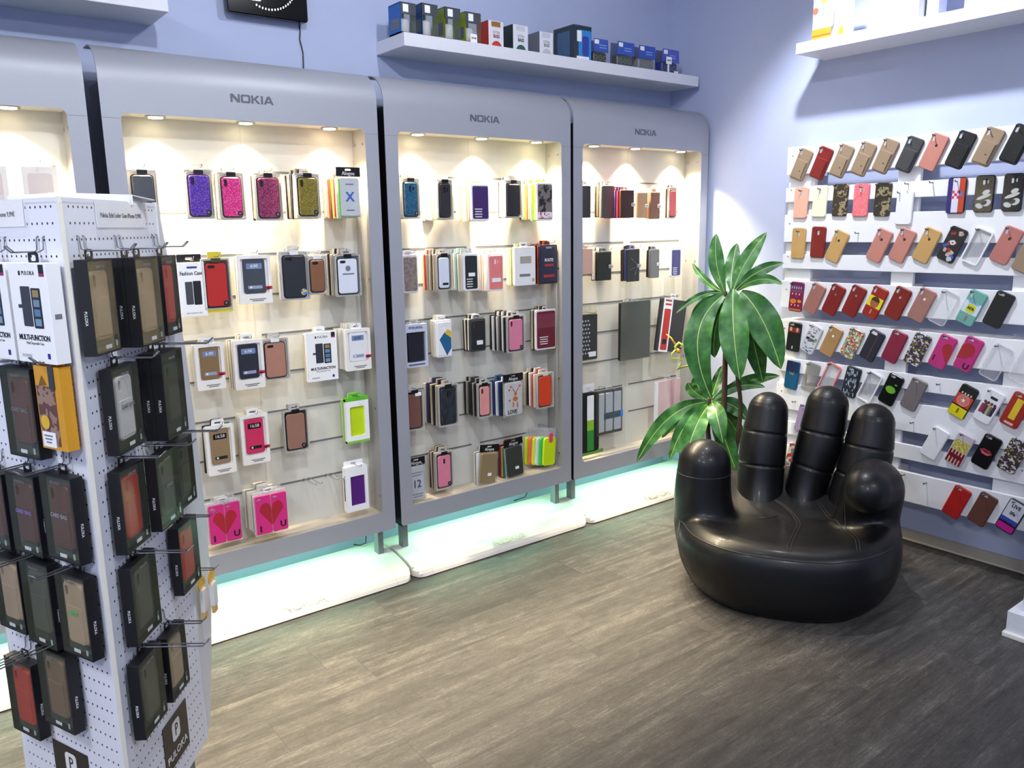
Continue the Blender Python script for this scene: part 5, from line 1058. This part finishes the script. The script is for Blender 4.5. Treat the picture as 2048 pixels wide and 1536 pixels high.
# ================================================================== PEGBOARD STAND
K0 = Vector((.29, 1.807, 0)); aR, aL = math.radians(38), math.radians(-22)
dR = Vector((math.sin(aR), math.cos(aR), 0)); dL = Vector((math.sin(aL), math.cos(aL), 0)); KS = .435; KZ0, KZ1 = .107, 1.573
nR = dR.cross(Vector((0, 0, 1))); nL = (-dL).cross(Vector((0, 0, 1)))
def pegboard():
    m = bpy.data.materials.new('pegboard'); m.use_nodes = True; nt = m.node_tree; b = nt.nodes['Principled BSDF']; L = nt.links.new
    tc = nt.nodes.new('ShaderNodeTexCoord'); sx = nt.nodes.new('ShaderNodeSeparateXYZ'); L(tc.outputs['Object'], sx.inputs[0])
    def M(op, a, b_=None):
        n = nt.nodes.new('ShaderNodeMath'); n.operation = op
        for i, q in enumerate((a, b_)):
            if q is None: continue
            if isinstance(q, (int, float)): n.inputs[i].default_value = q
            else: L(q, n.inputs[i])
        return n.outputs[0]
    SX, SY = .0178, .0323
    def cell(o, s, off): return M('MULTIPLY', M('SUBTRACT', M('FRACT', M('DIVIDE', M('ADD', o, off), s)), .5), s)
    u = cell(sx.outputs['X'], SX, 0.0); v_ = cell(sx.outputs['Y'], SY, .0115)
    d = M('SQRT', M('ADD', M('MULTIPLY', u, u), M('MULTIPLY', v_, v_)))
    inside = M('LESS_THAN', d, .0027)
    edge = M('LESS_THAN', M('ABSOLUTE', sx.outputs['X']), KS/2-.022)
    fac = M('MULTIPLY', inside, edge)
    mx = nt.nodes.new('ShaderNodeMix'); mx.data_type = 'RGBA'; mx.inputs['A'].default_value = lin((232, 233, 242))+(1,); mx.inputs['B'].default_value = lin((40, 40, 48))+(1,)
    L(fac, mx.inputs['Factor']); L(mx.outputs['Result'], b.inputs['Base Color']); b.inputs['Roughness'].default_value = .4
    return m
PEGM = pegboard()
stand = root('pegboard_stand', 'white three-sided pegboard stand hung with boxed phone cases', 'display stand', tuple(K0))
def kpart(name, me, m, origin, xdir):
    o = put(name, me, m, stand); x = Vector(xdir); y = Vector((0, 0, 1)); z = x.cross(y)
    o.rotation_mode = 'QUATERNION'; o.rotation_quaternion = Matrix((x, y, z)).transposed().to_quaternion(); o.location = Vector(origin)-K0
    return o
ZM = (KZ0+KZ1)/2
pan = plate(KS-.006, KZ1-KZ0, .003, .008, -.008)
kpart('peg_panel', pan, PEGM, K0+dR*KS/2+Vector((0, 0, ZM)), dR); kpart('peg_panel', pan, PEGM, K0+dL*KS/2+Vector((0, 0, ZM)), -dL)
A, B_ = K0+dR*KS, K0+dL*KS; dB = (B_-A).normalized(); kpart('peg_panel', pan, PEGM, (A+B_)/2+Vector((0, 0, ZM)), dB)
for q in (K0, A, B_):
    c = (K0+A+B_)/3; d = (c-q).normalized()*.006
    put('corner_post', box(-.0045, .0045, -.0045, .0045, KZ0, KZ1+.002, .001), mat((222, 218, 204), .4), stand, (q+d-K0))
fin = [(0, KZ1), (.012, KZ1), (.034, 1.471), (.096, 1.193), (.120, .91), (.130, .687), (.12, .495), (.085, .343), (.034, .156), (.0, .115)]
fz = [(x, z-ZM) for x, z in reversed(fin)]
kpart('side_fin', solid(fz, (), .006, -.008), mat((214, 216, 222), .4, var=.05), A+Vector((0, 0, ZM)), dR)
tri = [(q-K0).to_2d() for q in (K0, A, B_)]
put('top_cap', solid([tuple(q) for q in tri], (), .004, KZ1-.012), WHITE, stand); put('foot', solid([tuple(q*.8+.2*(tri[0]+tri[1]+tri[2])/3) for q in tri], (), KZ0+.004, 0), mat((120, 120, 126), .5), stand)
cb = root('white_carton', 'open white carton lying on top of the pegboard stand', 'carton', tuple(K0+dR*.2+dL*.13+Vector((0, 0, KZ1-.008))), math.radians(20))
put('carton_body', box(-.10, .09, -.085, .085, 0, .022, .001), PAPER, cb)
fl_ = put('flap', box(-.10, .09, 0, .09, 0, .0015), mat((232, 232, 236), .5), cb, (0, -.085, .022)); fl_.rotation_euler = (math.radians(-12), 0, 0)
fl_ = put('flap', box(0, .06, -.08, .08, 0, .0015), PAPER, cb, (.09, 0, .022)); fl_.rotation_euler = (0, math.radians(10), 0)
HK = {}
def khook(face, t, z, ln=.10):
    o0, xd = (K0+dR*t, dR) if face == 'R' else (K0+dL*t, -dL)
    if ln not in HK:
        v, f = [], []
        for s in (-1, 1): join(v, f, *tube([(s*.011, .03, .0), (s*.011, .028, .004), (s*.011, .004, .006), (s*.008, .0, .012), (s*.006, 0, ln), (s*.005, .012, ln+.012)], .0016, 6))
        join(v, f, *tube([(-.005, .012, ln+.012), (.005, .012, ln+.012)], .0016, 6)); HK[ln] = finish('hook', v, f, True)
    kpart('hook', HK[ln], mat((120, 122, 128), .3, .8), o0+Vector((0, 0, z)), xd)
KB = mat((13, 13, 17), .5, var=.1); RIMK = mat((22, 24, 24), .4); INS = mat((78, 78, 68), .5)
def kbox(face, t0, t1, z1, z0, off, m, label, title=None, kind='corner', tcol=GREYTXT, glint=False, insert=None, fl=None):
    w, h = abs(t1-t0), z1-z0; t = (t0+t1)/2; d = .026
    o0, xd, nn = (K0+dR*t, dR, nR) if face == 'R' else (K0+dL*t, -dL, nL)
    p = thing('boxed_phone_case', label, 'phone case box', tuple(o0+nn*off+Vector((0, 0, (z0+z1)/2))), tuple(xd))
    put('box_body', cbox(w, h, .012), KB, p); put('box_frame', plate(w, h, .001, .014, .012, 0, ((0, 0, w-.007, h-.008, .004),)), KB, p)
    put('insert', plate(w-.007, h-.008, .003, .001, .012), insert or INS, p)
    cw, chh = min(.069, w-.034), min(.142, h-.046)
    shell(p, m, cw, chh, kind, .009, .0125, .002); put('card_pocket', plate(cw-.012, chh*.56, .003, .002, .0212, .0008), m, p, (0, -chh*.14, 0))
    put('window', plate(w-.007, h-.008, .004, .0006, .0255), fl or FILM, p)
    if title: text(p, title, .0125, (0, .006, .0262), tcol, .95, .01)
    text(p, 'PULOKA', .009, (0, h/2-.017, .0262), GREYTXT, 1)
    put('size_label', plate(.024, .008, .001, .0005, .0261), mat((200, 204, 206), .4), p, (.0, -h/2+.014, 0)); put('round_seal', poly(disc(.007), .0006), DGREY, p, (w/2-.018, -h/2+.03, .0261)); put('seal_foot', plate(.007, .014, .002, .0006, .0261), mat((150, 170, 160), .15), p, (w/2-.018, -h/2+.018, 0))
    s = 1 if face == 'L' else -1
    for q in (-1, 1):
        o = text(p, 'PULOKA', .0085, (q*(w/2+.0002), -.02, .013), SIGNW, .9, .0, 'side_lettering')
        o.rotation_mode = 'QUATERNION'; xx = Vector((0, -1, 0)); zz = Vector((q, 0, 0)); yy = zz.cross(xx); o.rotation_quaternion = Matrix((xx, yy, zz)).transposed().to_quaternion()
    put('hanger', plate(.03, .022, .007, .002, .004, 0, ((0, .002, .018, .010, .004),)), BLACK, p, (0, h/2+.009, 0))
    return p
c_tan, c_red, c_brn, c_grn, c_wht, c_gry = mat((190, 164, 132), .45), mat((196, 54, 44), .5), mat((96, 54, 48), .55), mat((66, 70, 54), .45), mat((224, 222, 218), .5), mat((104, 102, 92), .5)
GL = film('green_film', (96, 104, 84), .18, .05); GOLDF = film('gold_film', (176, 162, 124), .2, .05)
kbox('R', .008, .112, 1.451, 1.257, .009, c_tan, 'black box with a beige case nearest the stand corner, top row', fl=GOLDF, insert=mat((150, 138, 106), .5)); khook('R', .06, 1.468)
kbox('R', .155, .270, 1.449, 1.254, .036, c_tan, 'black box with a beige case, front of the second top hook', fl=GOLDF, insert=mat((130, 120, 92), .5)); kbox('R', .155, .270, 1.449, 1.254, .009, c_gry, 'black box hidden behind the second beige boxed case'); khook('R', .212, 1.468)
kbox('R', .35, .435, 1.447, 1.254, .009, c_red, 'black box with a red case at the right end of the top row'); khook('R', .40, 1.468, .07)
kbox('R', .055, .175, 1.221, 1.035, .009, c_wht, 'black box with a white case printed CARD BAG, second row', 'CARD BAG', insert=mat((60, 64, 30), .5)); khook('R', .115, 1.238)
kbox('R', .235, .353, 1.226, 1.02, .036, c_grn, 'black box with a dark green case, second row right', fl=GL); kbox('R', .235, .353, 1.226, 1.02, .009, c_grn, 'black box behind the dark green boxed case'); khook('R', .294, 1.243, .15)
kbox('R', .042, .155, 1.002, .816, .009, c_red, 'black box with a red case at the stand corner, third row'); khook('R', .10, 1.02)
kbox('R', .155, .277, 1.0, .825, .036, c_gry, 'black box with a shiny grey-green film, third row', 'CARD', fl=GL); khook('R', .215, 1.016, .12)
kbox('R', .335, .43, .99, .815, .009, c_grn, 'black box with an olive case at the right end of the third row', fl=GL); khook('R', .385, 1.006, .12)
kbox('R', .042, .165, .784, .60, .009, c_gry, 'black box with a grey case, fourth row at the corner', fl=GL); khook('R', .10, .80, .14)
kbox('R', .295, .41, .777, .60, .009, c_red, 'black box with a faded red case, fourth row right'); khook('R', .345, .794, .1)
kbox('R', .03, .146, .56, .378, .009, c_gry, 'black box with a grey case on the lowest row of the right face', fl=GL); khook('R', .09, .578, .16)
kbox('R', .178, .28, .545, .377, .009, c_tan, 'black box with a tan case, lowest row of the right face'); khook('R', .23, .562, .1)
def wbox(t0, t1, lab):
    t = (t0+t1)/2; p = thing('flip_case_box', lab, 'phone case box', tuple(K0+dL*t+nL*.009+Vector((0, 0, 1.347))), tuple(-dL)); multifunction(p, abs(t1-t0), .2, .03)
    put('hanger', plate(.034, .026, .008, .002, .012, 0, ((0, .0, .02, .012, .004),)), BLACK, p, (0, .109, 0)); put('side_mark', box(abs(t1-t0)/2, abs(t1-t0)/2+.0005, -.01, .0, .008, .022), GREYTXT, p)
wbox(.008, .14, 'white MULTI-FUNCTION box at the stand corner'); khook('L', .075, 1.468, .06); wbox(.15, .28, 'white MULTI-FUNCTION box cut by the left edge of the picture'); khook('L', .215, 1.468, .06)
kbox('L', .118, .232, 1.23, 1.035, .009, c_brn, 'black box with a brown CARD BAG case left of the yellow pack', 'CARD BAG'); khook('L', .175, 1.246)
p = thing('screen_protector_pack', 'yellow pack with a dark picture and round sticker on the stand', 'yellow pack', tuple(K0+dL*.058+nL*.009+Vector((0, 0, 1.153))), tuple(-dL)); YEL = mat((214, 152, 34), .45)
put('pack_body', cbox(.088, .174, .026, .001), YEL, p); put('picture', plate(.064, .124, .001, .0006, .026), pattern('pack_picture', 'noise', ((34, 30, 40), (96, 60, 50), (150, 120, 100), (30, 40, 60)), 40), p, (-.008, -.016, 0)); put('yellow_badge', poly(disc(.015), .0006), mat((226, 180, 40), .4), p, (-.022, -.03, .0268)); put('white_label', plate(.046, .032, .001, .0006, .0268), PAPER, p, (-.014, -.066, 0)); put('triangle_mark', poly(((-.014, 0), (.014, .004), (0, .022)), .0006), mat((120, 90, 20), .5), p, (-.016, .046, .0268))
for q in range(3): put('caption', plate(.03-.006*q, .003, .0005, .0004, .0275), GREYTXT, p, (-.016, -.058-.007*q, 0))
put('dark_hanger', plate(.018, .05, .002, .002, .0262), DGREY, p, (.018, .066, 0)); put('arch', plate(.06, .04, .018, .003, .006, 0, ((0, .004, .03, .012, .005),)), YEL, p, (.008, .10, 0)); khook('L', .058, 1.25, .05)
kbox('L', .02, .135, 1.009, .818, .009, c_brn, 'black box with a brown CARD BAG case at the stand corner, third row', 'CARD BAG', tcol=mat((150, 150, 160), .5)); khook('L', .075, 1.026)
kbox('L', .158, .268, .992, .808, .009, c_brn, 'black box with a brown CARD BAG case, second from the corner', 'CARD BAG', tcol=mat((140, 120, 190), .5)); khook('L', .21, 1.01, .16)
kbox('L', .285, .395, .98, .80, .009, c_brn, 'dark boxed case cut by the left edge, third row'); khook('L', .34, .996, .12)
kbox('L', .017, .125, .79, .6, .009, c_tan, 'black box with a tan case with green print, fourth row', 'CARD', tcol=mat((90, 190, 90), .5)); khook('L', .07, .806)
kbox('L', .15, .262, .792, .59, .009, c_gry, 'black box with a grey case under wavy film, fourth row', fl=GL); khook('L', .205, .808, .14)
kbox('L', .27, .38, .78, .598, .009, c_tan, 'black box with a tan case at the left edge, fourth row'); khook('L', .325, .796, .14)
kbox('L', .125, .242, .582, .39, .009, mat((132, 106, 84), .5), 'black box with a brown case on the lowest row of the left face'); khook('L', .18, .598, .16)
kbox('L', .275, .388, .518, .325, .009, c_red, 'black box with a red case on the lowest row of the left face'); khook('L', .33, .534, .16)
def kplate(face, t, z, w, h, m, name, off=.001):
    o0, xd, nn = (K0+dR*t, dR, nR) if face == 'R' else (K0+dL*t, -dL, nL)
    return kpart(name, plate(w, h, .001, .0012), m, o0+nn*off+Vector((0, 0, z)), xd)
def klabel(face, t, z, w, h, s, size):
    o = kplate(face, t, z, w, h, PAPER, 'price_label', .0012); text(o, s, size, (0, -.002, .0014), INK, .9, .02)
    put('film', plate(w+.02, h+.03, .001, .0004, .003), film('label_film', (240, 240, 245), .12, .04), o, (.006, -.004, 0))
klabel('R', .243, 1.542, .225, .056, 'Puloka Echt Leder Case iPhone 9,99€', .0138); klabel('L', .22, 1.545, .19, .054, 'Puloka Case iPhone 9,99€', .0135)
def sign(face, t, z):
    o = kplate(face, t, z, .14, .13, mat((30, 28, 26), .4), 'brand_sign'); put('badge', plate(.044, .052, .010, .0006, .0012), SIGNW, o, (0, .022, 0)); text(o, 'P', .046, (.001, .021, .002), INK, .8, .0); text(o, 'PULOKA', .028, (0, -.036, .0014), SIGNW, 1.1, .0)
sign('R', .245, .24); sign('L', .218, .245)
for q, (t, zz) in enumerate(((.455, .56), (.475, .57))):
    p = thing('earphone_pack', 'yellow round-headed earphone pack on the stand edge, %s' % ('nearer the corner', 'outer one')[q], 'earphone pack', tuple(K0+dR*t+nR*(.012+.02*q)+Vector((0, 0, zz-.03))), tuple(dR))
    put('yellow_head', solid(disc(.022, 0, .03, 18), [disc(.006, 0, .036, 10)], .003), mat((228, 176, 40), .4), p); put('white_body', plate(.03, .07, .008, .010, 0, .002), mat((236, 234, 230), .3), p, (0, -.018, 0)); put('yellow_foot', plate(.026, .03, .006, .008, .0, .002), mat((224, 170, 40), .4), p, (0, -.058, 0)); put('blister', plate(.036, .15, .008, .012, 0), film('thin_blister', (240, 240, 240), .12), p, (0, -.05, 0))
khook('R', .46, .60, .05)
